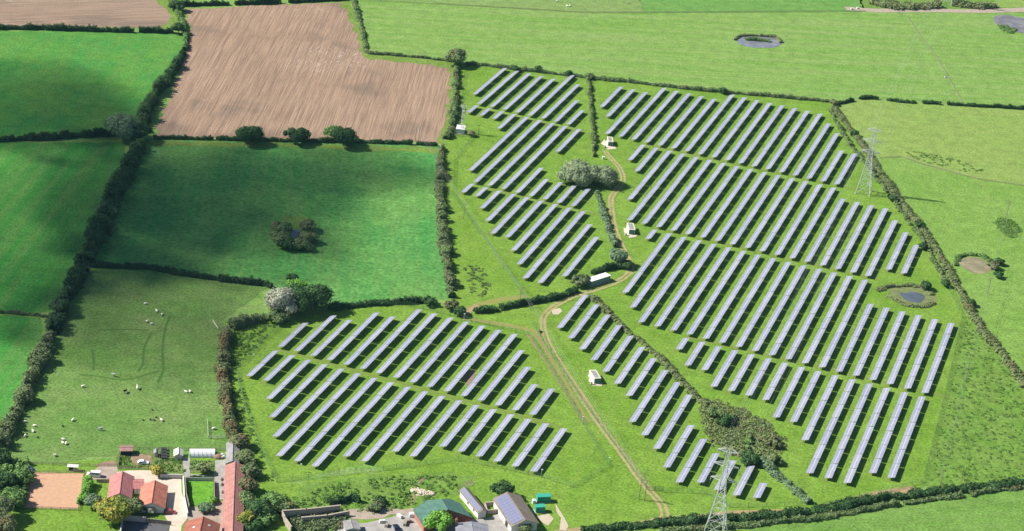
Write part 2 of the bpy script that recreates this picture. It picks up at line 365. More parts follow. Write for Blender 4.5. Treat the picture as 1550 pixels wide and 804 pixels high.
sheet('pond', [(441, 352), (448, 347), (456, 350), (457, 358), (450, 362), (442, 359)], .11, m_water, .2, True)
sheet('pond_hollow', [(428, 330), (450, 326), (470, 331), (472, 342), (452, 346), (430, 342)], .09, m_rough, .6, True)
sheet('pool', [(474, 212), (478, 209), (488, 209), (487, 213), (480, 214)], .13, m_wgrey, .15, True)
sheet('puddle', [(702, 730), (715, 726), (722, 733), (712, 737), (700, 735)], .13, m_mud, .3, True)

# ------------------------------------------------------------------ the solar farm
t = NT('solar_glass'); p = t.pos(); gm = t.n('NewGeometry')
oi = t.n('ObjectInfo'); m_glass = t.out(t.mix(t.math('ADD', t.math('MULTIPLY', gm.outputs['Random Per Island'], .4), t.math('MULTIPLY', oi.outputs['Random'], .6)), (.19, .205, .285), (.275, .28, .35)), .3, spec=.5)  # the sky's pale reflection is put into the glass colour; bare cells are dark blue
m_frame = plain('panel_frame', (.52, .52, .56), .5, metal=.1, var=.05)
m_steel = plain('galvanised_steel', (.56, .57, .55), .55, metal=.1, var=.15)
TL, TW, TILT, ZLOW = 12.5, 2.98, math.radians(15.5), 1.22        # one table: length, slope width, tilt, height of its low edge
ct, st_ = math.cos(TILT), math.sin(TILT)
def table_mesh():
    b = MB(); x0 = lambda s, h=0: (s*ct-h*st_, s*st_+h*ct)
    def plate(s0, s1, y0, y1, h0, h1, m):
        vs = []
        for h in (h0, h1):
            for s, y in ((s0, y0), (s1, y0), (s1, y1), (s0, y1)):
                a, c = x0(s, h); vs.append((a, y, c))
        b.add(vs, [(3, 2, 1, 0), (4, 5, 6, 7), (0, 1, 5, 4), (1, 2, 6, 5), (2, 3, 7, 6), (3, 0, 4, 7)], m)
    y0, y1 = .21, TL-.21; plate(0, TW, y0, y1, -.05, 0, 1)
    n = 12; dy = (y1-y0)/n
    for r in range(2):
        for i in range(n):
            s0 = .04+r*(TW/2+.075); plate(s0, s0+TW/2-.155, y0+i*dy+.04, y0+(i+1)*dy-.04, .003, .025, 0)
    return b.mesh('solar_table', [m_glass, m_frame])
def frame_mesh():
    b = MB()
    for i in range(4):
        y = 1.5+i*(TL-3)/3
        b.box((.35, y, (ZLOW+.35*st_/ct)/2-.08), (.1, .1, ZLOW+.35*st_/ct-.16)); b.box((2.05, y, (ZLOW+2.05*st_/ct)/2-.08), (.1, .1, ZLOW+2.05*st_/ct-.16))
        b.tube((.05, y, ZLOW-.08), (2.4, y, ZLOW+2.4*st_/ct-.1), .05, n=4); b.tube((.4, y, .2), (2.05, y, ZLOW+.62), .03, n=4)
    for s in (.5, 2.1): b.tube((s*ct, .1, ZLOW+s*st_-.1), (s*ct, TL-.1, ZLOW+s*st_-.1), .04, n=4)
    return b.mesh('support_frame', m_steel)
TM, FM = table_mesh(), frame_mesh()
ROWS = {
 'T1': [(0, -349.2, 1015.6, 4), (1, -341.7, 1002.8, 5), (2, -334.2, 1002.9, 5), (3, -326.6, 1002.9, 5), (4, -319.1, 1002.8, 5), (5, -311.5, 1002.5, 6), (6, -303.9, 1002.8, 5), (7, -296.3, 1002.3, 3), (8, -288.9, 1002.3, 2)],
 'T2': [(0, -342.0, 987.3, 1), (1, -334.5, 987.1, 1), (2, -326.8, 987.0, 1), (3, -319.5, 974.7, 2), (4, -312.1, 912.2, 7), (5, -304.5, 899.3, 8), (6, -296.8, 899.3, 8), (7, -289.3, 899.0, 8), (8, -281.5, 961.6, 3), (8, -281.6, 898.4, 3), (9, -274.2, 898.3, 2), (10, -266.7, 898.3, 2), (11, -259.2, 898.2, 2), (12, -251.7, 898.3, 2)],
 'T3': [(0, -305.2, 883.9, 1), (1, -297.6, 883.6, 1), (2, -290.2, 870.9, 2), (3, -282.5, 858.5, 3), (4, -275.2, 845.9, 4), (5, -267.6, 845.7, 4), (6, -260.0, 833.0, 5), (7, -252.5, 820.4, 6), (8, -245.0, 807.8, 7), (9, -237.4, 806.9, 6), (10, -229.8, 819.4, 4)],
 'L1': [(0, -313.2, 691.0, 2), (1, -305.6, 691.0, 3), (2, -298.0, 690.7, 3), (3, -290.5, 690.7, 4), (4, -282.9, 690.8, 4), (5, -275.5, 690.9, 5), (6, -268.2, 690.7, 5), (7, -260.4, 690.8, 5), (8, -252.9, 690.7, 5), (9, -245.4, 690.7, 5), (10, -237.8, 690.7, 5), (11, -230.3, 690.6, 5), (12, -222.7, 690.5, 4), (13, -215.2, 690.3, 3), (14, -207.6, 690.1, 2), (15, -200.1, 690.1, 2)],
 'L2': [(0, -313.3, 661.9, 2), (1, -305.7, 661.9, 2), (2, -298.1, 649.1, 3), (3, -290.6, 636.6, 4), (4, -283.0, 624.0, 5), (5, -275.5, 611.5, 6), (6, -268.0, 611.5, 6), (7, -260.5, 611.4, 6), (8, -253.0, 623.9, 5), (9, -245.4, 623.9, 5), (10, -237.9, 636.4, 4), (11, -230.4, 636.5, 4), (12, -222.9, 649.0, 3), (13, -215.4, 649.1, 3), (14, -207.8, 649.0, 3), (15, -200.3, 649.0, 3), (16, -192.8, 649.0, 3), (17, -185.1, 648.9, 3)],
 'M': [(0, -215.0, 768.8, 3), (1, -207.5, 762.0, 3), (2, -199.9, 754.8, 3), (3, -192.4, 747.9, 3), (4, -184.8, 740.6, 3), (5, -177.2, 733.0, 3), (6, -169.7, 725.4, 3), (7, -162.2, 705.2, 4), (8, -154.6, 697.5, 4), (9, -147.2, 689.5, 4), (10, -139.7, 677.6, 3), (11, -132.2, 669.4, 3), (12, -124.7, 673.3, 2), (13, -117.2, 671.3, 2), (14, -109.7, 671.0, 2), (15, -102.1, 673.2, 1)],
 'R1': [(0, -281.1, 1038.8, 3), (1, -273.7, 1026.4, 4), (2, -266.1, 1001.4, 6), (3, -258.6, 1001.7, 7), (4, -251.1, 1001.7, 7), (5, -243.6, 1001.7, 7), (6, -236.1, 1001.7, 7), (7, -228.5, 1001.8, 7), (8, -221.0, 1002.0, 8), (9, -213.5, 1002.0, 8), (10, -205.9, 1002.0, 8), (11, -198.4, 1002.1, 8), (12, -191.0, 1002.1, 8), (13, -183.5, 1002.1, 8), (14, -176.0, 1002.2, 8), (15, -168.5, 1002.2, 8), (16, -160.9, 1002.0, 7), (17, -153.4, 1002.0, 6), (18, -145.8, 1002.5, 4), (19, -138.4, 1002.5, 4)],
 'R2': [(0, -244.2, 972.3, 2), (1, -236.7, 959.9, 3), (2, -229.2, 922.1, 6), (3, -221.7, 897.3, 8), (4, -214.1, 897.3, 8), (5, -206.6, 897.3, 8), (6, -199.0, 897.2, 8), (7, -191.5, 897.2, 8), (8, -184.0, 897.3, 8), (9, -176.4, 897.4, 8), (10, -168.9, 897.3, 8), (11, -161.3, 897.4, 8), (12, -153.9, 897.5, 8), (13, -146.3, 897.5, 8), (14, -138.9, 897.5, 8), (15, -131.4, 897.7, 7), (16, -123.8, 897.8, 7), (17, -116.3, 897.7, 7), (18, -108.8, 897.8, 7), (19, -101.5, 897.8, 6), (20, -93.8, 910.6, 4), (21, -86.3, 910.3, 3)],
 'R3': [(0, -207.3, 880.8, 1), (1, -199.7, 818.1, 6), (2, -192.2, 805.4, 7), (3, -184.6, 793.0, 8), (4, -177.0, 792.9, 8), (5, -169.5, 792.9, 8), (6, -162.0, 792.9, 8), (7, -154.5, 792.8, 8), (8, -147.0, 792.8, 8), (9, -139.4, 792.8, 8), (10, -131.9, 792.8, 8), (11, -124.3, 792.9, 8), (12, -116.9, 792.9, 8), (13, -109.4, 793.0, 8), (14, -101.8, 793.0, 8), (15, -94.3, 793.1, 6), (16, -86.8, 793.1, 6), (17, -79.3, 793.2, 6), (18, -71.8, 793.2, 6), (19, -64.1, 793.1, 6), (20, -56.5, 793.2, 6)],
 'R4': [(0, -162.3, 776.6, 1), (1, -154.9, 764.1, 2), (2, -147.3, 763.8, 2), (3, -139.9, 751.5, 3), (4, -132.3, 751.6, 3), (5, -124.7, 751.5, 3), (6, -117.3, 751.5, 3), (7, -109.8, 739.0, 4), (8, -102.4, 739.0, 4), (9, -94.8, 726.5, 5), (10, -87.4, 701.7, 7), (11, -79.9, 701.8, 7), (12, -72.3, 701.9, 7), (13, -64.5, 714.6, 6), (14, -57.0, 714.6, 6)],
}

ORD = 'first second third fourth fifth sixth seventh eighth ninth tenth eleventh twelfth thirteenth fourteenth fifteenth sixteenth seventeenth eighteenth nineteenth twentieth twenty-first twenty-second'.split()
BAND = {'T1': 'in the top band of the upper left solar block', 'T2': 'in the middle band of the upper left solar block', 'T3': 'in the bottom band of the upper left solar block',
        'L1': 'in the upper band of the lower left solar block', 'L2': 'in the lower band of the lower left solar block', 'M': 'of the single diagonal band beside the farm track',
        'R1': 'in the top band of the large right solar block', 'R2': 'in the second band of the large right solar block', 'R3': 'in the third band of the large right solar block', 'R4': 'in the bottom band of the large right solar block'}
uu, nv = Vector((math.sin(PHI), math.cos(PHI), 0)), Vector((math.cos(PHI), -math.sin(PHI), 0))
for band, rows in ROWS.items():
    for (k, nn, u0, cnt) in rows:
        lab = f'{ORD[k]} panel row from the left {BAND[band]}'
        if band == 'T2' and k == 8: lab = ('far' if u0 > 940 else 'near') + ' piece of ninth row ' + BAND[band]
        root = empty('solar_panel_row', nv*nn+uu*u0, -PHI, lab, 'solar panels', 'rows of solar panels in the fields')
        for i in range(cnt):
            tb = link('solar_table', TM, root, (random.uniform(-.02, .02), i*TL, ZLOW+random.uniform(-.05, .05))); tb.rotation_euler = (random.uniform(-.003, .003), random.uniform(-.008, .008), 0)
            link('support_frame', FM, tb, (0, 0, -ZLOW))

# drier, trodden grass along the low edge of each row
SV, SQ, SU = [], [], []
for band, rows in ROWS.items():
    for (k, nn, u0, cnt) in rows:
        for i in range(cnt*5+1):
            q = u0-1+i*(cnt*TL+2)/(cnt*5)
            for c, w in ((-1, -.35), (0, .2), (1, .75)):
                P_ = nv*(nn+w+random.uniform(-.12, .12))+uu*q; SV.append((P_.x, P_.y, .055)); SU.append((c, q/10))
            if i: a = len(SV)-6; SQ += [(a, a+1, a+4, a+3), (a+1, a+2, a+5, a+4)]
sm = np_quads('trodden_row_edges', SV, SQ, track_mat('trodden_row_edge', *SG, (.19, .175, .06), (.16, .19, .045), ruts=False, core=.1))
vi = np.zeros(len(sm.loops), np.int32); sm.loops.foreach_get('vertex_index', vi); sm.uv_layers.new(name='UVMap').data.foreach_set('uv', np.array(SU, np.float32)[vi].ravel())
if sm.polygons[0].normal.z < 0: sm.flip_normals()
tag(link('trodden_row_edges', sm), kind='structure')

# ------------------------------------------------------------------ pylons, poles and wires
def pylon(base, rz, label, h=37.0):
    root = empty('lattice_pylon', base, rz, label, 'pylon', 'steel pylons of the power line')
    prof = [(0, 3.8), (6.5, 2.9), (12, 2.15), (16.5, 1.5), (20, 1.12), (23, .95), (26, .85), (29.2, .75), (32, .66), (35.2, .55)]
    b = MB(); C = ((1, 1), (-1, 1), (-1, -1), (1, -1))
    for (z0, w0), (z1, w1) in zip(prof, prof[1:]):
        rl = .20 if z0 < 20 else .15; rb = .095 if z0 < 20 else .08
        for i in range(4):
            a, c = C[i], C[(i+1) % 4]
            b.tube((a[0]*w0, a[1]*w0, z0), (a[0]*w1, a[1]*w1, z1), rl, n=4)
            b.tube((a[0]*w0, a[1]*w0, z0), (c[0]*w1, c[1]*w1, z1), rb, n=4); b.tube((c[0]*w0, c[1]*w0, z0), (a[0]*w1, a[1]*w1, z1), rb, n=4)
            b.tube((a[0]*w1, a[1]*w1, z1), (c[0]*w1, c[1]*w1, z1), rb, n=4)
            if z0 < 16:
                ma, mc = (w0+w1)/2, (z0+z1)/2
                b.tube((a[0]*ma, a[1]*ma, mc), (c[0]*ma, c[1]*ma, mc), .05, n=4)
    for a in C:
        b.tube((a[0]*.55, a[1]*.55, 35.2), (0, 0, h), .08, n=4); b.box((a[0]*3.8, a[1]*3.8, .1), (.7, .7, .5))
    b.build('tower_body', m_steel, root)
    tips = []
    for z, L, w in ((35.2, 3.9, .55), (29.2, 4.8, .75), (23.0, 4.9, .95)):
        for s in (1, -1):
            q = MB()
            for y in (-w, w):
                q.tube((s*w, y, z), (s*L, 0, z+.25), .11, n=4); q.tube((s*w, y, z+1.5), (s*L, 0, z+.3), .09, n=4)
                for f in (.35, .65):
                    xx = w+(L-w)*f; yy = y*(1-f); q.tube((s*xx, yy, z+.25*f), (s*xx, yy, z+1.5-1.2*f), .035, n=4)
                    q.tube((s*xx, yy, z+.25*f), (s*xx, -yy, z+.25*f), .035, n=4)
            q.build('cross_arm', m_steel, root)
            ins = MB()
            for j in range(7): ins.tube((s*L, 0, z+.1-j*.22), (s*L, 0, z-.02-j*.22), .15, .06, n=6)
            ins.tube((s*L, 0, z+.2), (s*L, 0, z-1.6), .03, n=4)
            ins.build('insulator', plain('insulator_glass', (.34, .30, .27), .3), root)
            tips.append(Vector((s*L, 0, z-1.6)))
    tips.append(Vector((0, 0, h)))
    root['pole'] = 'steel'; M = Matrix.Translation(base) @ Matrix.Rotation(rz, 4, 'Z')
    return [M @ p for p in tips]
pb = [G(1082, 806), G(1306.7, 291.4), G(1432, 6)]
d01, d12 = pb[1]-pb[0], pb[2]-pb[1]
rz_ = [math.atan2(-d.x, d.y) for d in (d01, (d01+d12)/2, d12)]
tips = [pylon(pb[0], rz_[0], 'tall lattice pylon in the foreground at the bottom edge'), pylon(pb[1], rz_[1], 'pale lattice pylon beside the right hand diagonal hedge'), pylon(pb[2], rz_[2], 'lattice pylon among reeds at the top edge')]
m_wire = plain('aluminium_wire', (.42, .43, .43), .4, metal=.6)
def wire(name, a, b, sag, r, label, group):
    m = MB(); pts = [a.lerp(b, i/16)-Vector((0, 0, sag*4*(i/16)*(1-i/16))) for i in range(17)]
    for p, q in zip(pts, pts[1:]): m.tube(p, q, r, n=3, caps=False)
    o = m.build(name, m_wire); tag(o, label, 'wire', group); return o
POSN = ['right arm top', 'left arm top', 'right arm middle', 'left arm middle', 'right arm bottom', 'left arm bottom', 'earth peak']
for s, nm in ((0, 'between the foreground and middle pylons'), (1, 'between the middle and far pylons')):
    for i in range(7): wire('power_line', tips[s][i], tips[s+1][i], 6.0 if i < 6 else 4.0, .022, f'thin power line from {POSN[i]} {nm}', 'conductors of the pylon line')
fw = pb[0]-d01
for i in range(7): wire('power_line', tips[0][i], tips[0][i]-d01, 6.0, .022, f'thin power line from {POSN[i]} leaving the foreground pylon downwards', 'conductors of the pylon line')

m_wood = plain('weathered_pole_wood', (.24, .20, .155), .85, var=.25)
def pole(px, label, h=8.6, rz=0.0, twin=False, wood=m_wood):
    b = G(*px); root = empty('telegraph_pole', b, rz, label, 'pole', 'wooden poles')
    xs = (-1.1, 1.1) if twin else (0,)
    for x in xs: MB().tube((x, 0, 0), (x, 0, h), .17, .12, n=8).build('pole_shaft', wood, root)
    q = MB(); w = 1.9 if twin else 1.25
    q.box((0, .16, h-.25), (2*w, .14, .16))
    if twin: q.box((0, .16, h-1.6), (2.6, .1, .1)); q.tube((-1.1, 0, h-3.6), (1.1, 0, h-1.6), .05, n=4)
    q.build('cross_arm', wood, root)
    out = []
    for x in (-w+.1, 0, w-.1):
        MB().tube((x, .16, h-.17), (x, .16, h+.16), .09, .05, n=6).build('insulator', plain('insulator_glass', (.34, .30, .27)), root)
        out.append(Matrix.Translation(b) @ Matrix.Rotation(rz, 4, 'Z') @ Vector((x, .16, h+.16)))
    return out
c1 = [pole((631, 215), 'pole at the bottom edge of the ploughed field', rz=-.6, twin=True), pole((701.4, 332.4), 'wooden pole beside the second band of the upper left solar block', rz=-.6),
      pole((786, 463), 'wooden pole standing by the hedge above the lower left block', rz=-.6), pole((971, 757), 'twin legged pole beside the track gate', h=9.2, rz=-.35, twin=True)]
c2 = [pole((1523.5, 328), 'wooden pole by the reedy patch at the right edge', rz=.3), pole((1494.7, 445.3), 'wooden pole below the muddy right hand pond', rz=.3),
      pole((1461.9, 575.6), 'wooden pole in the rough grass right of the large block', rz=.3), pole((1421.8, 740), 'wooden pole by the bottom right hedge', rz=.3)]
for ch, nm in ((c1, 'upper left'), (c2, 'right hand')):
    for s in range(len(ch)-1):
        for i in range(3): wire('overhead_wire', ch[s][i], ch[s+1][i], 1.6, .035, f'{("left", "middle", "right")[i]} overhead wire of the {ORD[s]} span on the {nm} pole line', 'overhead wires on wooden poles')
pole((724, 204), 'slim post beside the mast compound', h=5.5)

# ------------------------------------------------------------------ hedges, trees and scrub
ST = {
 'dark': foliage('leaves_dark', (.012, .034, .012), (.036, .068, .022)),
 'deep': foliage('leaves_deep', (.010, .028, .012), (.027, .052, .020)),
 'mid': foliage('leaves_mid', (.038, .080, .022), (.085, .135, .040)),
 'bright': foliage('leaves_bright', (.055, .135, .018), (.10, .185, .032)),
 'grey': foliage('leaves_grey', (.048, .080, .040), (.090, .128, .070)),
 'hedge': foliage('leaves_hedge', (.042, .072, .026), (.090, .120, .048), (.12, .11, .055), .15),
 'brown': foliage('leaves_brown', (.040, .064, .026), (.082, .100, .046), (.11, .085, .045), .12),
 'rust': foliage('leaves_rust', (.055, .068, .030), (.085, .100, .044), (.13, .085, .044), .28),
 'willow': foliage('leaves_willow', (.070, .095, .050), (.135, .160, .092)),
 'pale': foliage('leaves_pale', (.105, .115, .080), (.195, .20, .155)),
 'tuss': foliage('leaves_tussock', (.050, .100, .018), (.080, .125, .034)), 'scrub': foliage('leaves_scrub', (.062, .090, .030), (.110, .130, .050), (.14, .11, .058), .12),
 'autumn': foliage('leaves_autumn', (.055, .085, .016), (.14, .145, .028), (.24, .20, .04), .35),
 'reed': foliage('leaves_reed', (.065, .095, .035), (.115, .130, .058), (.14, .12, .065), .2),
 'olive': foliage('leaves_olive', (.055, .080, .030), (.098, .115, .050), (.12, .095, .05), .12),
}
m_bark = plain('bark', (.11, .085, .065), .9, var=.3)

def leaf_quads(C, N, size, r):
    """folded leaf clumps: centres C, facing roughly N"""
    k = len(C); N = N+r.normal(0, .55, (k, 3)); N /= np.linalg.norm(N, axis=1)[:, None]+1e-9
    A = np.cross(N, r.normal(0, 1, (k, 3))); A /= np.linalg.norm(A, axis=1)[:, None]+1e-9; B = np.cross(N, A)
    s = (size*r.uniform(.55, 1.35, k))[:, None]; w = s*r.uniform(.55, 1.0, k)[:, None]; f = s*r.uniform(-.35, .35, k)[:, None]
    V = np.stack([C-A*s/2-B*w/2, C+A*s/2-B*w/2+N*f, C+A*s/2+B*w/2, C-A*s/2+B*w/2+N*f], 1).reshape(-1, 3)
    return V, np.arange(4*k).reshape(-1, 4)

def wob(s, r, waves):
    out = np.zeros_like(s)
    for L, a in waves: out += a*np.sin(2*math.pi*s/L*r.uniform(.8, 1.25)+r.uniform(0, 6.28))
    return out

def hedge(label, px, h, w, style, dens=24.0, leaf=.5, gaps=(), rough=1.0, name='hedge', cat='hedge', lift=.45, group=None):
    hh, ww = np.atleast_1d(h).astype(float)*.84, np.atleast_1d(w).astype(float)*.76
    r = np.random.default_rng(abs(hash((round(px[0][0]), round(px[0][1]), len(px)))) % (2**31))
    hs = np.interp(np.linspace(0, 1, len(px)), np.linspace(0, 1, len(hh)), hh)
    p = smooth_path([np.array(G(x, y, z*lift)[:2]) for (x, y), z in zip(px, hs)], False, 1.2)
    d = np.gradient(p, axis=0); d /= np.linalg.norm(d, axis=1)[:, None]+1e-9; nn = np.stack([-d[:, 1], d[:, 0]], 1)
    s = np.concatenate([[0], np.cumsum(np.linalg.norm(np.diff(p, axis=0), axis=1))]); L = s[-1]
    H = np.interp(s, np.linspace(0, L, len(hh)), hh); W = np.interp(s, np.linspace(0, L, len(ww)), ww)
    H = H*(1+rough*(wob(s, r, ((3.1, .10), (7.3, .13), (17, .14), (47, .16))) + r.normal(0, .10, len(s)))); W = W*(1+rough*(wob(s, r, ((4.3, .10), (11, .14), (29, .14), (61, .14)))+r.normal(0, .06, len(s))))
    off = wob(s, r, ((9, .12), (23, .2)))*rough
    keep = np.ones(len(s), bool)
    for g0, g1 in gaps: keep &= ~((s/L > g0) & (s/L < g1))
    H = np.where(keep, np.maximum(H, .35), 0.0)
    cum = np.cumsum(np.where(keep, np.sqrt(H*W)+.3, 0)); k = int(dens*cum[-1]/len(s)*L*1.15/ (leaf/.54)**2)
    i = np.searchsorted(cum, r.uniform(0, cum[-1], k)).clip(0, len(s)-2); fr = r.uniform(0, 1, k)[:, None]
    base = p[i]*(1-fr)+p[i+1]*fr; th = r.uniform(-.08, math.pi+.08, k); rho = 1-.38*r.uniform(0, 1, k)**2+.10*r.normal(0, 1, k)
    ca, sa = np.cos(th), np.maximum(np.sin(th), 0.0)
    lat = np.sign(ca)*np.abs(ca)**.75*W[i]/2*rho+off[i]; z = H[i]*sa**.7*rho+.15
    C = np.c_[base+nn[i]*lat[:, None], z]; N = np.c_[nn[i]*ca[:, None], sa*.9+.25]
    V, Q = leaf_quads(C, N, leaf, r)
    # added inner hull in the leaf colour so that no light leaks through
    prof = [(-.40, 0), (-.36, .45), (-.18, .72), (.18, .72), (.36, .45), (.40, 0)]; n = len(s); VV = []; QQ = []
    for a, b in prof: VV.append(np.c_[p+nn*(a*W*np.where(keep, 1, .02)+off)[:, None], b*H])
    for c in range(5):
        for j in range(n-1):
            if keep[j] and keep[j+1]: QQ.append((c*n+j, (c+1)*n+j, (c+1)*n+j+1, c*n+j+1))
    VV = np.concatenate(VV)
    o = link(name, np_quads(name, np.concatenate([V, VV]), np.concatenate([Q, np.array(QQ)+len(V)]), ST[style]))
    return tag(o, label, cat, group)

def crown_mesh(name, h, rx, ry, style, r, n, z0=.22, leaf=.8, lumps=14):
    """leaf clumps over many overlapping boughs inside an uneven crown"""
    rx *= 1.22; ry *= 1.22; cz = h*(z0+1)/2; rz = h*(1-z0)/2
    d = r.normal(0, 1, (lumps, 3)); d /= np.linalg.norm(d, axis=1)[:, None]; d[:, 2] = np.abs(d[:, 2])*1.1-.35
    rad = r.uniform(.36, .86, lumps)[:, None]; c = d*rad*np.array([rx, ry, rz])+np.array([0, 0, cz]); br = r.uniform(.30, .54, lumps)*min(rx, ry, rz*1.5)*(1.62-.82*rad[:, 0])
    c[0] = (0, 0, cz); br[0] = min(rx, ry, rz)*.72
    k = r.choice(lumps, n, p=br**2/np.sum(br**2)); q = r.normal(0, 1, (n, 3)); q /= np.linalg.norm(q, axis=1)[:, None]
    rho = (1-.30*r.uniform(0, 1, n)**1.5+.09*r.normal(0, 1, n))[:, None]
    C = c[k]+q*br[k][:, None]*rho*np.array([1, 1, .85]); C[:, 2] = np.maximum(C[:, 2], .25)
    N = q+.5*(C-np.array([0, 0, cz]))/np.array([rx, ry, rz])+np.array([0, 0, .25])
    V, Q = leaf_quads(C, N, leaf, r)
    core = MB()
    for a, b in zip(c, br): core.ball(a, (b*.72, b*.72, b*.62), nu=7, nv=5)
    me = np_quads(name, V, Q, ST[style])
    bm = bmesh.new(); bm.from_mesh(me); cm = core.mesh('core', ST[style]); bm.from_mesh(cm); bm.to_mesh(me); bm.free(); bpy.data.meshes.remove(cm)
    return me, c, br

def tree(label, px, h, rx, style, ry=None, n=None, name='tree', cat='tree', z0=.2, leaf=.62, lumps=20, seed=None, group=None, zc=.55):
    r = np.random.default_rng(int(px[0]*31+px[1]*17) if seed is None else seed); ry = ry or rx
    b = G(px[0], px[1], h*zc); b = Vector((b.x, b.y, 0)); root = empty(name, b, r.uniform(-.5, .5), label, cat, group)
    me, c, br = crown_mesh('crown', h, rx, ry, style, r, n or int(260+34*(rx*ry+rx*h)*.9/leaf**2*.5), z0, leaf, lumps)
    link('crown', me, root)
    t = MB(); t.tube((0, 0, 0), (0, 0, h*.35), .05*h**.8, .035*h**.8, n=7)
    for i in range(1, min(7, len(c))): t.tube((0, 0, h*.22), tuple(c[i]), .022*h**.8, .06, n=5)
    t.build('trunk', m_bark, root); return root

def scrub(label, px, h, style, n, leaf=.8, name='scrub', cat='scrub', kind=None, tuft=2.2, group=None, zc=.4):
    """low growth over an outline: tufts of leaf clumps standing on the ground"""
    g = np.array(gp(px)); r = np.random.default_rng(int(px[0][0]*13+px[0][1])); lo, hi = g.min(0), g.max(0); T = []
    while len(T) < n:
        q = r.uniform(lo, hi); ins = False; j = len(g)-1
        for i in range(len(g)):
            if (g[i, 1] > q[1]) != (g[j, 1] > q[1]) and q[0] < (g[j, 0]-g[i, 0])*(q[1]-g[i, 1])/(g[j, 1]-g[i, 1])+g[i, 0]: ins = not ins
            j = i
        if ins: T.append(q)
    T = np.array(T); m = 26; th = r.uniform(.25, 1.0, n)*h; tr = tuft*r.uniform(.4, 1.1, n)
    q = r.normal(0, 1, (n, m, 3)); q /= np.linalg.norm(q, axis=2)[:, :, None]; q[:, :, 2] = np.abs(q[:, :, 2])
    C = np.concatenate([T, np.zeros((n, 1))], 1)[:, None, :]+q*np.stack([tr, tr, th], 1)[:, None, :]*r.uniform(.7, 1.05, (n, m, 1)); C[:, :, 2] += .12
    V, Q = leaf_quads(C.reshape(-1, 3), q.reshape(-1, 3), leaf, r)
    o = link(name, np_quads(name, V, Q, ST[style])); return tag(o, label, None if kind == 'stuff' else cat, group, kind)

# upper left
hedge('dark hedge between small ploughed field and the grass below it', [(-25, 41), (60, 42), (130, 44), (200, 46), (262, 47)], 3.2, 3.4, 'deep', gaps=((.785, .805),))
hedge('narrow hedge along the left side of the large ploughed field, top stretch', [(256, -6), (263, 8), (271, 22), (279, 42), (281, 60), (279, 75)], [4, 2.4, 2.8, 3], [3.5, 4.5, 3, 3], 'mid')
hedge('tall overgrown hedge along left edge of the large ploughed field', [(278, 78), (268, 95), (255, 114), (241, 132), (226, 155), (217, 178), (214, 194)], [3.5, 5.5, 6.5, 6], [4.5, 6, 7, 7], 'dark', rough=1.2)
hedge('dark hedge below the upper left grass field', [(-25, 212), (40, 209), (90, 206), (130, 203), (170, 201), (205, 202)], [3, 3.8, 4], [3.5, 4.5], 'deep', rough=1.2)
tree('large grey green tree where the two upper left hedges meet', (185, 190), 13, 8.0, 'grey', n=7500, z0=.08)
tree('dark bushy tree at the left corner of the ploughed field', (212, 200), 9, 5.0, 'deep')
tree('round tree in the hedge at the top left', (267, 8), 6.5, 4.0, 'dark')
tree('bushy tree at the hedge corner left of the ploughed field', (270, 42), 6.5, 3.8, 'dark')
hedge('dark hedge along the top edge of the large ploughed field', [(272, 7), (330, 5), (400, 3), (470, 0), (530, -3)], [3, 3.5, 3], 3, 'deep', gaps=((.28, .31), (.58, .62)))
# left
hedge('tall dark hedge running down between the left and middle fields', [(214, 216), (204, 232), (194, 252), (183, 274), (170, 300), (158, 328), (147, 352), (137, 376), (128, 394)], [6, 7, 8, 7], [7, 9, 10, 9], 'dark', rough=1.3, leaf=.7)
hedge('dark hedge from the field corner down towards the paddock', [(124, 402), (114, 424), (101, 448), (90, 474), (80, 500)], [6, 5, 6], [8, 6.5, 8], 'deep', rough=1.2, leaf=.7)
hedge('brownish hedge along the left side of the sheep paddock', [(78, 504), (66, 528), (54, 556), (42, 582), (32, 608), (20, 632), (8, 655), (-5, 675)], [5.5, 4.5, 4.2, 4.5], [8, 6.5, 6, 7], 'brown', rough=1.2, leaf=.65)
hedge('low trimmed hedge between the two fields at the left edge', [(-20, 471), (20, 473), (52, 476), (70, 479)], 1.4, 1.8, 'hedge')
hedge('dark hedge between the middle field and the sheep paddock', [(133, 400), (180, 402), (225, 405), (280, 414), (330, 421), (395, 429), (412, 433)], [2.8, 2.6, 2.8], 3.2, 'deep')
for i, (x, y, h_, r_, s_) in enumerate(((196, 246, 8.5, 4.2, 'dark'), (176, 284, 9.5, 4.6, 'dark'), (160, 318, 8, 3.6, 'grey'), (143, 358, 9, 4.4, 'dark'), (117, 414, 7.5, 3.6, 'dark'), (94, 462, 7.5, 3.8, 'deep'), (62, 536, 6.5, 3.4, 'brown'), (36, 598, 6, 3.4, 'brown'))):
    tree(f'{("dark", "tall dark", "greyish", "broad dark", "small dark", "low dark", "brownish", "low brownish")[i]} tree in the long left hedge, {ORD[i]} from the top', (x, y), h_, r_, s_, z0=.05, group='trees in the long left hedge')
for i, (x, y, h_, r_, s_) in enumerate(((668, 262, 4.4, 2.4, 'brown'), (669, 312, 4.8, 2.6, 'hedge'), (676, 378, 4.6, 2.6, 'hedge'), (683, 425, 5, 2.6, 'brown'), (690, 128, 4, 2.1, 'hedge'), (686, 172, 4.4, 2.4, 'hedge'))):
    tree(f'{("brown", "olive", "green", "brownish", "small green", "rounded green")[i]} clump in the hedge left of solar farm, {("near its top", "level with the pole", "level with the pond", "near its bottom", "beside the soil", "above the mast")[i]}', (x, y), h_, r_, s_, name='shrub', cat='shrub', z0=.03, group='clumps in the hedge left of the solar farm')
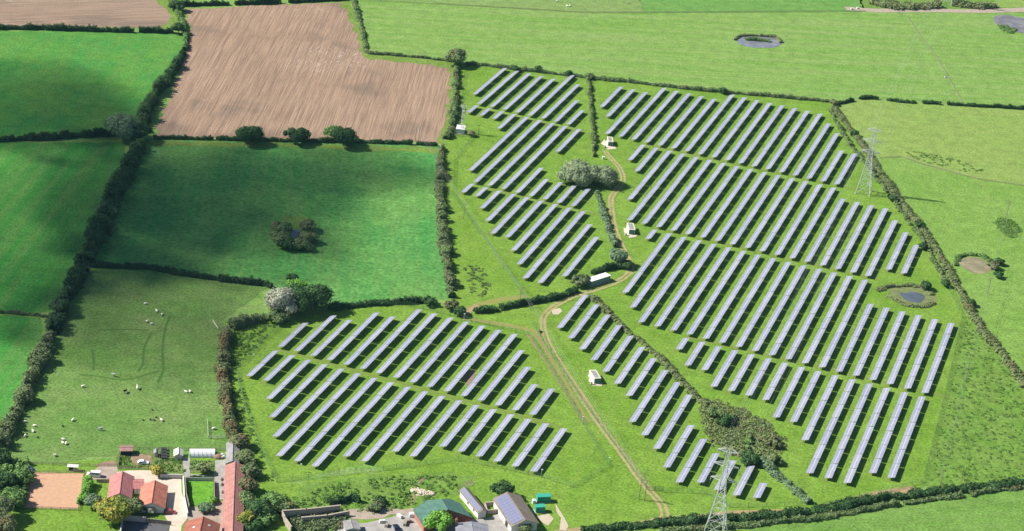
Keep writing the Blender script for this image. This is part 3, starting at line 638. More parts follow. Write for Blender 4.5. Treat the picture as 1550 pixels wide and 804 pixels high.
# middle
hedge('trimmed hedge below the large ploughed field', [(232, 208), (290, 209), (355, 210), (400, 211), (470, 213), (545, 214), (630, 217), (662, 219)], [2, 2.4, 2], 2.6, 'dark', gaps=((.205, .212), (.91, .92)))
tree('round dark tree below the ploughed field, leftmost of the three', (378, 204), 9.5, 6.8, 'dark', ry=6)
tree('wide dark tree below the ploughed field, middle of the three', (450, 205), 8, 7.8, 'dark', ry=5)
tree('round dark tree below the ploughed field, rightmost of the three', (524, 206), 10, 8.2, 'dark', ry=6)
tree('small dark bush beside the rightmost tree below the ploughed field', (503, 200), 7, 4.2, 'mid')
tree('single round tree at the top right corner of the ploughed field', (691, 86), 10, 5.2, 'hedge')
hedge('ragged hedge between the ploughed field and the solar farm', [(691, 98), (690, 130), (688, 160), (684, 190), (676, 208)], [2.6, 3.2, 3.4], [3, 3.6, 4.5], 'hedge', rough=1.4)
hedge('brown hedge between the middle field and the solar farm', [(670, 222), (667, 250), (666, 285), (667, 310), (669, 340), (673, 370), (677, 400), (681, 430), (684, 448)], [2.6, 3.4, 3, 4, 3.4, 3], [4, 5, 5, 6, 4.5], 'brown', rough=1.4)
def ring(a, b, pts): return [G(*p) for p in pts]
for i, (x, y, h, r_, s, lb) in enumerate(((428, 344, 6.0, 5.0, 'hedge', 'leafy shrub on the left rim of the middle field pond'), (424, 358, 6.0, 5.0, 'hedge', 'leafy shrub on the lower left rim of the middle field pond'), (438, 368, 5.0, 5.6, 'dark', 'dark shrub on the lower rim of the middle field pond'),
        (455, 369, 5.0, 5.0, 'hedge', 'shrub at the lower right rim of the middle field pond'), (468, 358, 5.5, 4.0, 'olive', 'olive shrub on the right rim of the middle field pond'), (466, 341, 5.5, 3.6, 'olive', 'olive shrub on the upper right rim of the middle field pond'))):
    tree(lb, (x, y), h, r_, s, name='shrub', cat='shrub', z0=.02, lumps=18, group='shrubs round the middle field pond')
hedge('dark hedge right of the large tree group above the lower left block', [(498, 466), (540, 461), (590, 457), (640, 455)], [3, 2.6, 2.8], 3.6, 'dark')
tree('pale grey leaved tree left of the tree group above the lower left block', (425, 455), 13, 6.6, 'pale', ry=6, n=5600, z0=.05)
tree('tall dark tree in the middle of the tree group above the lower left block', (452, 450), 13, 6.6, 'dark', n=5000, z0=.05)
tree('dark tree at the right of the tree group above the lower left block', (478, 448), 12.5, 5.8, 'dark', n=4600, z0=.05)
tree('bright yellow green bush behind the tree group above the lower left block', (447, 432), 5.5, 5.5, 'bright', ry=3.5)
tree('small dark bush behind the tree group at the middle field edge', (441, 421), 3.5, 3.2, 'dark', name='shrub', cat='shrub')
tree('low bush at the foot of the pale grey tree', (420, 478), 5, 4.5, 'hedge', name='shrub', cat='shrub')
hedge('bushy rust coloured hedge between the paddock and the lower left block', [(405, 478), (388, 483), (368, 488), (350, 494)], [3.5, 4, 4], [5, 5.5], 'brown', rough=1.3)
hedge('rust coloured hedge down the right side of the sheep paddock', [(343, 498), (340, 520), (337, 545), (338, 572), (341, 600), (346, 630), (352, 655), (357, 668)], [4.4, 4, 4.2, 4.5], [6, 5.5, 5, 6], 'rust', rough=1.4)
tree('dark scrubby bush by the gateway above the lower left block', (650, 456), 3.4, 3.2, 'dark', name='shrub', cat='shrub')
tree('brown leaved bush by the gateway above the lower left block', (684, 462), 4, 3.4, 'rust', name='shrub', cat='shrub')
tree('dark rounded bush left of the worn gateway', (697, 471), 3.6, 3.2, 'dark', name='shrub', cat='shrub')
hedge('dark hedge above the lower left block beside the wooden pole', [(718, 470), (750, 467), (785, 460), (815, 454), (845, 448), (872, 438)], [3, 2.4, 3, 3], [4, 3, 4, 4.5], 'dark', gaps=((.2, .225),))
# solar farm
hedge('trimmed hedge along the top edge of the solar farm', [(704, 95), (760, 101), (800, 106), (860, 113), (890, 117), (960, 124), (1030, 132), (1100, 139), (1170, 145), (1255, 153)], [2.2, 1.8, 2, 1.8], [3.4, 3, 2.8], 'hedge', rough=1.2)
for i, (x, y) in enumerate(((781, 104), (815, 104), (861, 111), (893, 115), (1094, 137), (1262, 155))):
    tree(('small bush', 'low dark bush', 'dark bush', 'brown bush', 'little bush', 'scrubby bush')[i]+' in the top hedge, '+ORD[i]+' one from the left', (x, y), 3.4, 2.2, ('dark', 'dark', 'dark', 'brown', 'dark', 'olive')[i], name='shrub', cat='shrub', group='bushes in the top hedge of the solar farm')
hedge('thin hedge dividing the upper left and right solar blocks', [(890, 119), (893, 140), (895, 168), (898, 200), (899, 236)], [2, 2.2, 2.2], [2.2, 2.6], 'hedge', rough=1.3)
tree('broad pale willow between the upper left and right solar blocks', (882, 261), 11, 10.5, 'willow', ry=9.5, n=9500, lumps=34, z0=.04)
tree('pale willow beside the track, right of the broad willow', (914, 265), 9.5, 6.2, 'willow', ry=7, n=4200, z0=.04)
hedge('hedge below the willows along the farm track', [(904, 290), (912, 318), (922, 348), (931, 372)], [2.2, 2.6, 3], [3, 3.4], 'grey', rough=1.2)
tree('grey green tree at the lower end of the hedge by the track bend', (936, 388), 7, 4.6, 'grey', ry=5)
tree('dark bush by the track gate above the white container', (950, 400), 3.6, 3, 'dark', name='shrub', cat='shrub')
hedge('bushes behind the white container', [(938, 402), (915, 406), (897, 413)], 3, 3.5, 'dark')
tree('brown leaved bush left of the white container', (880, 424), 5, 5.2, 'brown', ry=4, name='shrub', cat='shrub')
hedge('low diagonal hedge between the diagonal band and the large right block', [(892, 446), (910, 462), (930, 482), (955, 505), (980, 525), (1005, 548), (1030, 575), (1055, 600), (1072, 612)], [1.4, 1.3, 1.7], [4.2, 3.6, 4, 5], 'olive', rough=1.4)
scrub('large patch of olive scrub beside the diagonal band', [(1064, 615), (1085, 610), (1125, 622), (1160, 645), (1180, 664), (1178, 680), (1150, 690), (1110, 688), (1085, 672), (1070, 648)], 1.2, 'scrub', 560, .55)
scrub('yellowish rushes round the edge of the scrub patch', [(1058, 612), (1085, 606), (1130, 620), (1168, 643), (1190, 664), (1188, 684), (1150, 697), (1105, 694), (1078, 676), (1064, 650)], .7, 'reed', 420, .45, name='rushes', kind='stuff', tuft=1.3)
for x, y, h, r_, s, lb in ((1086, 626, 4.5, 5, 'hedge', 'dark green bush at the top of the olive scrub patch'), (1100, 634, 4, 4.5, 'dark', 'dark bush inside the olive scrub patch'), (1172, 668, 3.6, 3.4, 'rust', 'rust coloured bush at the right end of the scrub patch'), (1134, 692, 5.4, 3.6, 'dark', 'dark round bush at the bottom of the scrub patch'), (1172, 694, 4, 3.2, 'olive', 'olive bush where the lower diagonal hedge begins'), (1135, 668, 2.6, 4.5, 'mid', 'low green bush in the middle of the scrub patch')):
    tree(lb, (x, y), h, r_, s, name='shrub', cat='shrub', z0=.02, lumps=9)
hedge('grey green diagonal hedge running down from the scrub patch to the ditch', [(1150, 694), (1170, 712), (1190, 730), (1208, 746), (1226, 760)], [2.4, 1.8, 2.2], [5.5, 4.5, 5], 'grey', rough=1.2)
hedge('broad brownish hedge along the right side of the solar farm', [(1262, 162), (1283, 190), (1310, 225), (1338, 268), (1368, 310), (1398, 348), (1422, 385), (1448, 430), (1472, 475), (1498, 512), (1525, 545), (1555, 585)], [1.6, 1.8, 2.0, 2], [4.5, 5.5, 5, 6], 'olive', rough=1.2)
hedge('thin broken hedge between the broad hedge and the right block', [(1256, 166), (1283, 212), (1318, 256), (1345, 293), (1374, 333), (1400, 368), (1419, 404), (1431, 428)], [1.5, 1.8, 1.6], [2.4, 2.8, 2.2], 'hedge', rough=1.8, gaps=((.52, .54), (.7, .72)))
for i, (x, y) in enumerate(((1293, 201), (1352, 300), (1392, 340), (1397, 372), (1431, 429), (1470, 458))):
    tree(f'dark bush in the right side hedge, {ORD[i]} one from the top', (x, y), 3.2, 2.3, 'dark', name='shrub', cat='shrub', group='bushes in the right side hedge')
hedge('trimmed hedge along the top of the pale field', [(1268, 156), (1288, 152), (1308, 148), (1330, 149), (1360, 153), (1400, 155), (1450, 158), (1500, 161), (1560, 164)], [2.2, 2, 2, 2.2], 2.6, 'dark', gaps=((.10, .14), (.245, .28), (.425, .46), (.55, .585)))
hedge('trimmed hedge along the upper right edge of the ploughed field', [(533, -8), (541, 20), (548, 45), (553, 66), (557, 79), (600, 83), (640, 87), (682, 92)], [2, 1.8, 1.7, 1.5], [3.6, 3, 1.8], 'hedge')
hedge('long dark ditch hedge along the bottom right', [(880, 803), (950, 796), (1020, 789), (1100, 783), (1170, 780), (1240, 771), (1310, 757), (1380, 748), (1450, 741), (1560, 728)], [1.6, 2.4, 2.2, 2.6, 2.4], [4, 6, 5.5, 5], 'dark', rough=1.2)
hedge('paler lower hedge along the far bank of the bottom right ditch', [(1000, 804), (1130, 794), (1240, 783), (1330, 767), (1420, 754), (1560, 735)], [1.4, 1.6, 1.4], [3.6, 3.4, 3], 'hedge', rough=1.3, gaps=((.62, .63), (.8, .815)))
# reeds and rough growth
hedge('reed bed along the top right lane, left part', [(1316, 2), (1345, 7), (1380, 9), (1422, 7)], [3, 4, 4], [9, 14, 10], 'reed', leaf=.9, name='reed_bed', cat='reeds')
hedge('reed bed along the top right lane, right part', [(1442, 4), (1470, 8), (1508, 8)], 3.4, [10, 12, 8], 'reed', leaf=.9, name='reed_bed', cat='reeds')
hedge('reeds on the upper rim of the meadow pond', [(1112, 60), (1118, 55), (1132, 53), (1155, 54), (1176, 57), (1183, 64)], 1.6, 2.6, 'reed', name='reeds', cat='reeds')
hedge('clump of reeds standing in the meadow pond', [(1128, 59), (1145, 60), (1166, 62)], 1.8, 4.5, 'mid', name='reeds', cat='reeds')
hedge('reeds on the upper rim of the pond in the right block', [(1328, 440), (1345, 434), (1372, 432), (1398, 436), (1412, 446)], 1.0, 3.2, 'reed', rough=1.6, name='reeds', cat='reeds')
hedge('yellowish reeds below the pond in the right block', [(1345, 448), (1368, 460), (1395, 465), (1414, 458)], .9, 3.2, 'reed', rough=1.5, name='reeds', cat='reeds')
tree('small dark tree beside the pond in the right block', (1402, 432), 4.2, 2.5, 'dark')
hedge('reeds round the upper rim of the muddy right hand pond', [(1447, 402), (1449, 390), (1465, 385), (1485, 388), (1500, 395)], 1.1, 3.4, 'mid', rough=1.3, name='reeds', cat='reeds')
tree('orange brown bush at the right end of the muddy pond', (1503, 402), 4, 3.2, 'rust', name='shrub', cat='shrub')
tree('dark bush at the upper right of the muddy pond', (1512, 396), 3.4, 2.4, 'dark', name='shrub', cat='shrub')
tree('dark bush at the lower right of the muddy pond', (1512, 416), 3, 2.2, 'dark', name='shrub', cat='shrub')
scrub('patch of reedy growth in the field at the right edge', [(1504, 338), (1515, 331), (1532, 333), (1543, 345), (1540, 358), (1528, 362), (1515, 352)], .6, 'tuss', 110, .5, name='reeds', cat='reeds')
scrub('low green bushes on the near rim of the top right pond', [(1512, 39), (1522, 40), (1540, 47), (1530, 51), (1516, 45)], 1.4, 'mid', 50, .8, name='shrub', cat='shrub')
scrub('tussocks of rough grass over the rough field', [(1460, 486), (1500, 512), (1555, 600), (1560, 728), (1440, 740), (1405, 735), (1430, 620)], .3, 'tuss', 520, .36, name='tussocks', kind='stuff', tuft=.9)
scrub('weedy growth over the rubbly ground by the farm', [(430, 760), (500, 735), (600, 720), (690, 722), (700, 745), (640, 765), (560, 778), (470, 772)], .6, 'tuss', 260, .42, name='weeds', kind='stuff', tuft=1.2)
scrub('tufts of rank grass scattered in the hedge side ground', [(330, 500), (425, 488), (360, 555), (395, 680), (418, 728), (380, 728), (355, 660), (345, 600)], .4, 'tuss', 420, .4, name='tussocks', kind='stuff', tuft=1.0)
scrub('dead brown tussocks left of the upper left solar block', [(700, 400), (730, 402), (745, 435), (735, 448), (712, 448)], .4, 'hedge', 60, .42, name='tussocks', kind='stuff', tuft=1.0)
scrub('reedy tussocks in the pale field hollow', [(1362, 230), (1390, 230), (1420, 236), (1460, 245), (1490, 258), (1460, 262), (1400, 246)], .16, 'tuss', 80, .4, name='tussocks', kind='stuff', tuft=1.2)
# round the farm
hedge('bright green clipped hedge right of the sand arena', [(134, 727), (131, 740), (127, 752), (125, 760)], [3.6, 4, 3.4], [4, 4.6, 4], 'bright', rough=.7)
tree('large yellowing tree below the red roofed buildings', (173, 772), 8.5, 6.6, 'autumn', n=3000)
tree('small olive tree between the yellowing tree and the buildings', (203, 766), 5, 3.2, 'brown')
tree('small grey bush right of the clipped hedge', (141, 759), 4.5, 3.2, 'grey', name='shrub', cat='shrub')
tree('small round autumn tree at the corner of the pale yard', (239, 712), 4.2, 2.3, 'autumn')
tree('thin bare looking fruit tree in the vegetable garden', (307, 708), 4.2, 2.6, 'olive', n=260)
tree('bright green round bush at the corner of the lawn', (321, 757), 2.4, 1.7, 'bright', name='shrub', cat='shrub')
tree('grey green bush at the bottom of the lawn', (313, 768), 3, 3.2, 'grey', name='shrub', cat='shrub')
tree('small white flowering bush before the second red roofed building', (228, 772), 2.6, 1.5, 'pale', name='shrub', cat='shrub')
scrub('dense leafy thicket left of the sand arena', [(-20, 706), (40, 702), (45, 715), (38, 745), (32, 770), (-20, 775)], 3.4, 'mid', 420, .8, name='thicket', cat='shrubs')
for x, y, h, r_, s, lb in ((10, 728, 6, 4.5, 'dark', 'dark tree in the thicket left of the arena, upper one'), (18, 752, 6, 4.2, 'mid', 'green tree in the thicket left of the arena, lower one'), (32, 722, 5, 3.6, 'mid', 'green bush at the flag by the arena corner'), (0, 770, 8, 5.2, 'brown', 'brown tree at the bottom left corner'), (2, 796, 8, 5, 'rust', 'rust coloured tree at the very bottom left'), (0, 690, 6, 4, 'dark', 'dark tree at the left edge above the thicket')):
    tree(lb, (x, y), h, r_, s)
for x, y, h, r_, s, lb in ((363, 668, 6, 3.4, 'rust', 'rust coloured tree at the top of the long building'), (371, 692, 5, 3.4, 'olive', 'olive bush right of the grey shed'), (377, 712, 5, 3.6, 'brown', 'brown bush right of the long red roof, upper one'), (374, 734, 5.5, 3.4, 'rust', 'rust coloured bush right of the long red roof, middle one'),
        (372, 755, 5, 3.2, 'hedge', 'green bush right of the long red roof, lower one'), (370, 785, 5, 3.6, 'autumn', 'yellowish bush right of the long red roof at the bottom'), (393, 768, 6.5, 4.6, 'dark', 'dark bush in the clump by the walled garden, left one'), (412, 757, 6, 5, 'mid', 'large green bush in the clump by the walled garden'), (430, 765, 5, 3.8, 'hedge', 'bush at the right end of the clump by the walled garden'), (405, 785, 4, 4, 'mid', 'green bush below the clump by the walled garden'), (385, 795, 4, 3.4, 'dark', 'dark bush at the bottom beside the long red roof')):
    tree(lb, (x, y), h, r_, s, name='shrub', cat='shrub', z0=.05)
hedge('row of straggly bushes above the old stone wall', [(497, 760), (515, 757), (532, 754), (545, 758)], 2.4, 3.2, 'dark', rough=1.4)
tree('bare brown bush beside the rubble heap', (568, 765), 3, 3, 'brown', name='shrub', cat='shrub')
tree('dark bush at the right of the rubble heap', (574, 757), 2.6, 2.4, 'dark', name='shrub', cat='shrub')
scrub('tangle of brown plants inside the old walled garden', [(440, 785), (470, 780), (520, 775), (530, 800), (445, 806)], 1.6, 'brown', 130, .6, name='scrub', cat='scrub')
tree('bright green round tree before the green barn', (665, 790), 7, 4.8, 'bright', n=2200)
tree('dark round tree behind the solar roofed barn', (762, 742), 6.5, 4, 'dark')
tree('grey green bush at the bottom before the solar roofed barn', (793, 800), 4, 3, 'olive', name='shrub', cat='shrub')

# ------------------------------------------------------------------ fences
m_green = plain('green_fence_wire', (.10, .20, .11), .6, var=.1)
m_fwood = plain('fence_wood', (.26, .22, .17), .85, var=.25)
m_wwood = plain('white_rail', (.62, .60, .55), .6, var=.12)
def fence(label, px, h=2.0, gap=6.0, style='mesh', closed=False, name='fence'):
    m = {'mesh': m_green, 'wood': m_fwood, 'white': m_wwood}[style]
    P = [Vector(G(x, y)) for x, y in px]
    if closed: P.append(P[0].copy())
    root = empty(name, P[0], 0, label, 'fence'); o = P[0]
    pm = MB().box((0, 0, h/2+.05), (.11, .11, h+.1)).mesh('post', m); rails = MB()
    for a, b in zip(P, P[1:]):
        L = (b-a).length; k = max(1, round(L/gap)); d = (b-a)/L; rz = math.atan2(d.y, d.x)
        for i in range(k): link('post', pm, root, a+(b-a)*i/k-o, rz)
        zs = [.15+.3*i for i in range(int((h-.1)/.3)+1)] if style == 'mesh' else [h*.33, h*.62, h*.9]
        for z in zs:
            c = (a+b)/2-o; rails.box((c.x, c.y, z), (L, .02 if style == 'mesh' else .05, .035 if style == 'mesh' else .11), rz)
    link('post', pm, root, P[-1]-o)
    rails.build('wire_mesh' if style == 'mesh' else 'rails', m, root)
    return root
fence('green mesh fence around the lower left solar block', [(431, 488), (395, 520), (364, 553), (358, 565), (372, 620), (395, 680), (419, 730), (560, 714), (620, 707), (694, 697), (760, 710), (819, 723), (867, 738), (922, 706), (882, 642), (840, 570), (800, 508), (702, 483), (620, 463), (540, 464), (480, 474)], closed=True)
fence('green mesh fence beside the farm track along the diagonal band', [(806, 490), (840, 545), (880, 607), (930, 673), (971, 727), (977, 738)])
fence('green mesh fence below the diagonal band', [(1003, 745), (1070, 748), (1104, 768), (1160, 767), (1214, 765)])
fence('green mesh fence along the lower right side of the right block', [(1432, 428), (1442, 450), (1456, 480), (1450, 510), (1430, 598), (1396, 730), (1300, 757), (1232, 768)])
fence('green mesh fence along the upper left of the solar farm', [(704, 102), (701, 130), (698, 160), (699, 172)])
fence('green mesh fence from the mast down past the wooden pole', [(724, 200), (688, 241), (685, 294), (715, 338), (745, 378), (785, 436), (803, 470)])
fence('thin fence across the top right meadow', [(1372, 24), (1392, 55), (1420, 92), (1433, 115), (1456, 156)], 1.1, 12, 'wood')
fence('fence line along the top edge of the meadow', [(545, 1), (700, 9), (880, 20), (975, 20), (1140, 19), (1310, 18)], 1.1, 14, 'wood')
fence('fence along the edge of the pale field hollow', [(1332, 240), (1365, 238), (1400, 250), (1480, 272), (1560, 284)], 1.0, 12, 'wood')
fence('dark rail fence round the sand arena', [(36, 770), (47, 717), (127, 716), (119, 773)], 1.3, 3.2, 'wood', True)
fence('rail fence between the paddock and the arena', [(30, 702), (80, 704), (135, 706), (178, 706), (181, 695)], 1.2, 4, 'wood')
fence('post and rail fence along the bottom of the paddock', [(181, 690), (182, 681), (240, 681), (300, 682), (341, 682)], 1.3, 4, 'wood')
fence('pale rail fence of the small pen in the paddock corner', [(314, 638), (315, 664), (341, 664)], 1.4, 4, 'white')
fence('white rails by the bushes above the paddock corner', [(322, 487), (330, 499)], 1.2, 2.5, 'white')
fence('low rail fence round the garden plot', [(182, 681), (179, 710), (240, 712), (242, 683)], 1.2, 3.5, 'wood')
gt = empty('field_gate', G(979, 742), .12, 'green metal double gate across the farm track', 'gate')
for x0 in (0, 3.2):
    g = MB(); g.box((x0, 0, 1), (.12, .12, 2)); g.box((x0+3.0, 0, 1), (.12, .12, 2))
    for z in (.2, .6, 1.0, 1.4, 1.8): g.box((x0+1.5, 0, z), (2.9, .05, .06))
    for i in range(6): g.box((x0+.4+i*.44, 0, 1), (.04, .04, 1.7))
    g.build('gate_leaf', m_green, gt)

# ------------------------------------------------------------------ buildings
def sheet_roof(name, col, rz=0.0, period=.9, dark=.75):
    if name in _mc: return _mc[name]
    t = NT(name); co = t.n('TexCoord'); mp = t.n('Mapping'); t.put(mp.inputs['Vector'], co.outputs['Object']); mp.inputs['Rotation'].default_value = (0, 0, rz)
    w = t.n('TexWave', Scale=1/period*.5, Distortion=.4); t.put(w.inputs['Vector'], mp.outputs[0]); p = t.pos()
    k = t.math('MULTIPLY', t.mapr(w.outputs['Fac'], 0, 1, .88, 1.08), t.mapr(t.noise(p, .5, 4, .65), .25, .75, dark, 1.15))
    nd = t.n('VectorMath', operation='SCALE'); nd.inputs[0].default_value = col; t.put(nd.inputs['Scale'], k)
    _mc[name] = t.out(nd.outputs[0], .7, t.bump(w.outputs['Fac'], .4, .06), spec=.2); return _mc[name]
m_red = sheet_roof('red_roof', (.44, .165, .115)); m_red2 = sheet_roof('rose_roof', (.40, .165, .155)); m_red3 = sheet_roof('faded_red_roof', (.35, .165, .14)); m_tile = sheet_roof('brown_tile_roof', (.30, .11, .075), period=.4)
m_grey = sheet_roof('grey_roof', (.26, .25, .25)); m_teal = sheet_roof('green_sheet_roof', (.075, .16, .125)); m_brown = sheet_roof('brown_sheet_roof', (.20, .165, .13)); m_slate = sheet_roof('slate_roof', (.22, .22, .25))
m_white = plain('white_render', (.66, .63, .58), .85, var=.1); m_cream = plain('cream_paint', (.62, .58, .47), .7, var=.08); m_greyw = plain('grey_render', (.42, .40, .37), .9, var=.15)
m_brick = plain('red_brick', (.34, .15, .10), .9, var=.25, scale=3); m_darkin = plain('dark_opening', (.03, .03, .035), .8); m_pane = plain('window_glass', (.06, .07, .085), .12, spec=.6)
m_gdoor = plain('dark_green_door', (.06, .19, .145), .5); m_stone = plain('old_stone', (.36, .31, .25), .95, var=.3, scale=1.2); m_tealp = plain('teal_paint', (.04, .30, .22), .5, var=.1); m_wdoor = plain('white_door', (.6, .6, .6), .5)
m_rubble = plain('pale_rubble', (.50, .42, .34), .95, var=.3)

def gable(name, label, cat, A, B, D, ez, rh, wall, roof, over=.35, ridge='y', doors=(), windows=(), pvside=None, pv=(0, 0)):
    """ridged building from three eave corners in the photograph: near left A, near right B, far left D"""
    a, b, d = (Vector(G(*q, ez)) for q in (A, B, D)); ex, ey = b-a, d-a; rz = math.atan2(ex.y, ex.x) if ex.length > ey.length else math.atan2(-ey.x, ey.y)
    W, L = ex.dot(Vector((math.cos(rz), math.sin(rz), 0))), ey.dot(Vector((-math.sin(rz), math.cos(rz), 0))); root = empty(name, Vector((a.x, a.y, 0)), rz, label, cat)
    if ridge == 'y': X, Y = W, L; T = lambda x, y, z: (x, y, z)
    else: X, Y = L, W; T = lambda x, y, z: (y, x, z)
    w = MB(); o = .25
    vs = [T(o, o, 0), T(X-o, o, 0), T(X-o, Y-o, 0), T(o, Y-o, 0), T(o, o, ez), T(X-o, o, ez), T(X-o, Y-o, ez), T(o, Y-o, ez), T(X/2, o, ez+rh-.12), T(X/2, Y-o, ez+rh-.12)]
    fs = [(0, 1, 5, 8, 4), (2, 3, 7, 9, 6), (1, 2, 6, 5), (3, 0, 4, 7)]
    w.add(vs, fs if ridge == 'y' else [f[::-1] for f in fs]); w.build('wall', wall, root)
    k = over*rh/(X/2)
    r = MB()
    s1 = [T(-over, -over, ez-k), T(X/2, -over, ez+rh), T(X/2, Y+over, ez+rh), T(-over, Y+over, ez-k)]; s2 = [T(X/2, -over, ez+rh), T(X+over, -over, ez-k), T(X+over, Y+over, ez-k), T(X/2, Y+over, ez+rh)]
    for s in (s1, s2): r.slab(s if ridge == 'y' else s[::-1], .12)
    ro = r.build('roof', roof, root)
    MB().tube(T(X/2, -over-.02, ez+rh+.01), T(X/2, Y+over+.02, ez+rh+.01), .14, n=6).build('ridge_cap', roof, ro)
    if pvside:                                    # panels bolted onto one slope, each a piece of its own
        nx, ny = pv; sl = math.hypot(X/2, rh); an = math.atan2(rh, X/2); sgn = 1 if pvside == 'l' else -1
        pw, pl = sl*.86/nx, Y*.94/ny; pmesh = MB().box((0, 0, .05), (pw-.09, pl-.09, .05)).mesh('roof_solar_panel', m_pv)
        for i in range(nx):
            for j in range(ny):
                t_ = .07+.86*(i+.5)/nx; x = t_*X/2 if sgn > 0 else X-t_*X/2; q = link('roof_solar_panel', pmesh, ro, (x, Y*.03+pl*(j+.5), ez+t_*rh+.06)); q.rotation_euler = (0, -an*sgn, 0)
    for (side, u, ww, hh, mat) in doors:
        q = MB(); q.box((u, o-.03, hh/2), (ww, .06, hh)) if side == 'near' else q.box((o-.03 if side == 'left' else X-o+.03, u, hh/2), (.06, ww, hh))
        dd = q.build('door', mat, root); MB().box((u+ww*.35, o-.09, hh*.48) if side == 'near' else ((o-.09 if side == 'left' else X-o+.09), u+ww*.35, hh*.48), (.08, .08, .08)).build('handle', m_steel, dd)
    for (side, u, z) in windows:
        q = MB(); c = (u, o-.02, z) if side == 'near' else (o-.02 if side == 'left' else X-o+.02, u, z)
        q.box(c, (1.2, .05, 1.0) if side == 'near' else (.05, 1.2, 1.0)); ww = q.build('window', m_pane, root)
        f = MB()
        for dz in (-.53, .53): f.box((c[0], c[1], c[2]+dz), (1.35, .1, .08) if side == 'near' else (.1, 1.35, .08))
        f.build('frame', m_wdoor, ww)
    return root, X, Y
t = NT('roof_pv_glass'); gi = t.n('NewGeometry'); m_pv = t.out((.17, .18, .27), .3, spec=.5)

z2 = lambda x, y: (150+x/5.221, 650+y/5.221)
gable('red_roofed_building', 'rose red roofed building left of the pair by the yard', 'building', z2(72, 535), z2(250, 560), z2(95, 368), 2.8, 2.0, m_white, m_red2, windows=(('near', 2.5, 1.6), ('near', 5.5, 1.6)))
gable('red_roofed_building', 'orange red roofed building with a pale gable beside the yard', 'building', z2(314, 610), z2(515, 628), z2(340, 440), 2.7, 2.1, m_white, m_red, doors=(('near', 4.6, 1.6, 2.0, m_wdoor),), windows=(('near', 2.4, 1.5),))
gable('link_building', 'small red and white link building between the two red roofs', 'building', z2(270, 470), z2(352, 470), z2(272, 392), 2.4, .8, m_white, m_red2, .15, ridge='x')
gable('stable_block', 'long low red roofed stable block running off the bottom', 'building', z2(975, 880), z2(1128, 900), z2(1003, 285), 2.9, 1.6, m_brick, m_red3, windows=(('left', 6, 1.6), ('left', 14, 1.6)), doors=(('left', 10, 1.2, 2.1, m_wdoor), ('left', 19, 1.2, 2.1, m_wdoor)))
gable('grey_shed', 'grey roofed shed at the top end of the stable block', 'shed', z2(1008, 262), z2(1100, 262), z2(1012, 108), 2.7, .9, m_greyw, m_grey)
rt, X, Y = gable('house', 'brown tiled house with white rooflights at the bottom', 'house', z2(655, 880), z2(925, 880), z2(690, 730), 4.6, 2.6, m_brick, m_tile, windows=(('left', 4, 1.6), ('left', 9, 1.6)), doors=(('left', 6.5, 1.1, 2.1, m_wdoor),))
for (x, y) in ((.28, .55), (.72, .7)):
    z = 4.6+2.6*(1-abs(x-.5)*2)+.12; q = MB().box((0, 0, 0), (.9, .9, .08)).build('rooflight', m_wdoor, rt, (x*X, y*Y, z)); q.rotation_euler = (0, (-1 if x < .5 else 1)*math.atan2(2.6, X/2), 0)
gable('house', 'brown tiled front wing of the house at the bottom edge', 'house', z2(700, 860), z2(840, 860), z2(720, 770), 4.6, 1.9, m_brick, m_tile)
gable('garden_shed', 'small cream garden shed between vegetable plots', 'shed', z2(592, 208), z2(662, 210), z2(592, 160), 1.9, .9, m_cream, plain('cream_felt', (.55, .53, .46), .8), .15, doors=(('near', 1.4, .8, 1.7, m_cream),))
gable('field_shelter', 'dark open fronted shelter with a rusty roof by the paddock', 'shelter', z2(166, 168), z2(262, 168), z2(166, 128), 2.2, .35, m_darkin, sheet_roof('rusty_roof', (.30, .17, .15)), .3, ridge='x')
gable('field_shelter', 'small white roofed shelter above the sand arena', 'shelter', (102.5, 706), (117.5, 707), (102.5, 702.5), 2.1, .25, m_greyw, plain('white_sheet', (.7, .7, .68), .6), .2, ridge='x', doors=(('near', 1.2, 1.5, 1.6, m_darkin),))
gable('garden_hut', 'tiny grey hut left of the cages in the garden', 'shed', z2(432, 190), z2(470, 190), z2(432, 160), 1.8, .5, m_greyw, m_grey, .1)
# polytunnel
a, b = Vector(G(*z2(716, 226))), Vector(G(*z2(914, 226))); e = b-a; rz = math.atan2(e.y, e.x); L = e.length
pt = empty('polytunnel', a, rz, 'white ribbed polytunnel in the vegetable garden', 'polytunnel'); m_poly = plain('polythene', (.66, .68, .68), .35, spec=.5, var=.08)
q = MB(); N = 10; R = 2.3; pr = [(R-R*math.cos(math.pi*i/N), 2.3*math.sin(math.pi*i/N)) for i in range(N+1)]
q.add([(x, y, z) for x in (0, L) for (y, z) in pr], [(i, i+N+1, i+N+2, i+1) for i in range(N)]+[tuple(range(N+1))[::-1], tuple(range(N+1, 2*N+2))]); q.build('cover', m_poly, pt, smooth=False)
for k in range(7):
    h = MB(); x = L*k/6
    for (y, z), (y2, z2_) in zip(pr, pr[1:]): h.tube((x, R+(y-R)*1.02, z*1.02), (x, R+(y2-R)*1.02, z2_*1.02), .05, n=4)
    h.build('hoop', m_wdoor, pt)
for k in range(4):
    x, y = z2(513, 168+k*22); cg = empty('animal_cage', G(x, y), rz, f'dark wire cage in the garden, {ORD[k]} from the top of its column', 'cage', 'cages in the garden')
    MB().box((0, 0, .5), (2.0, 1.3, .9)).build('body', m_greyw, cg); MB().box((0, 0, 1.0), (2.2, 1.5, .08)).build('lid', m_darkin, cg); MB().box((0, -.68, .5), (1.4, .05, .6)).build('mesh_front', m_darkin, cg)

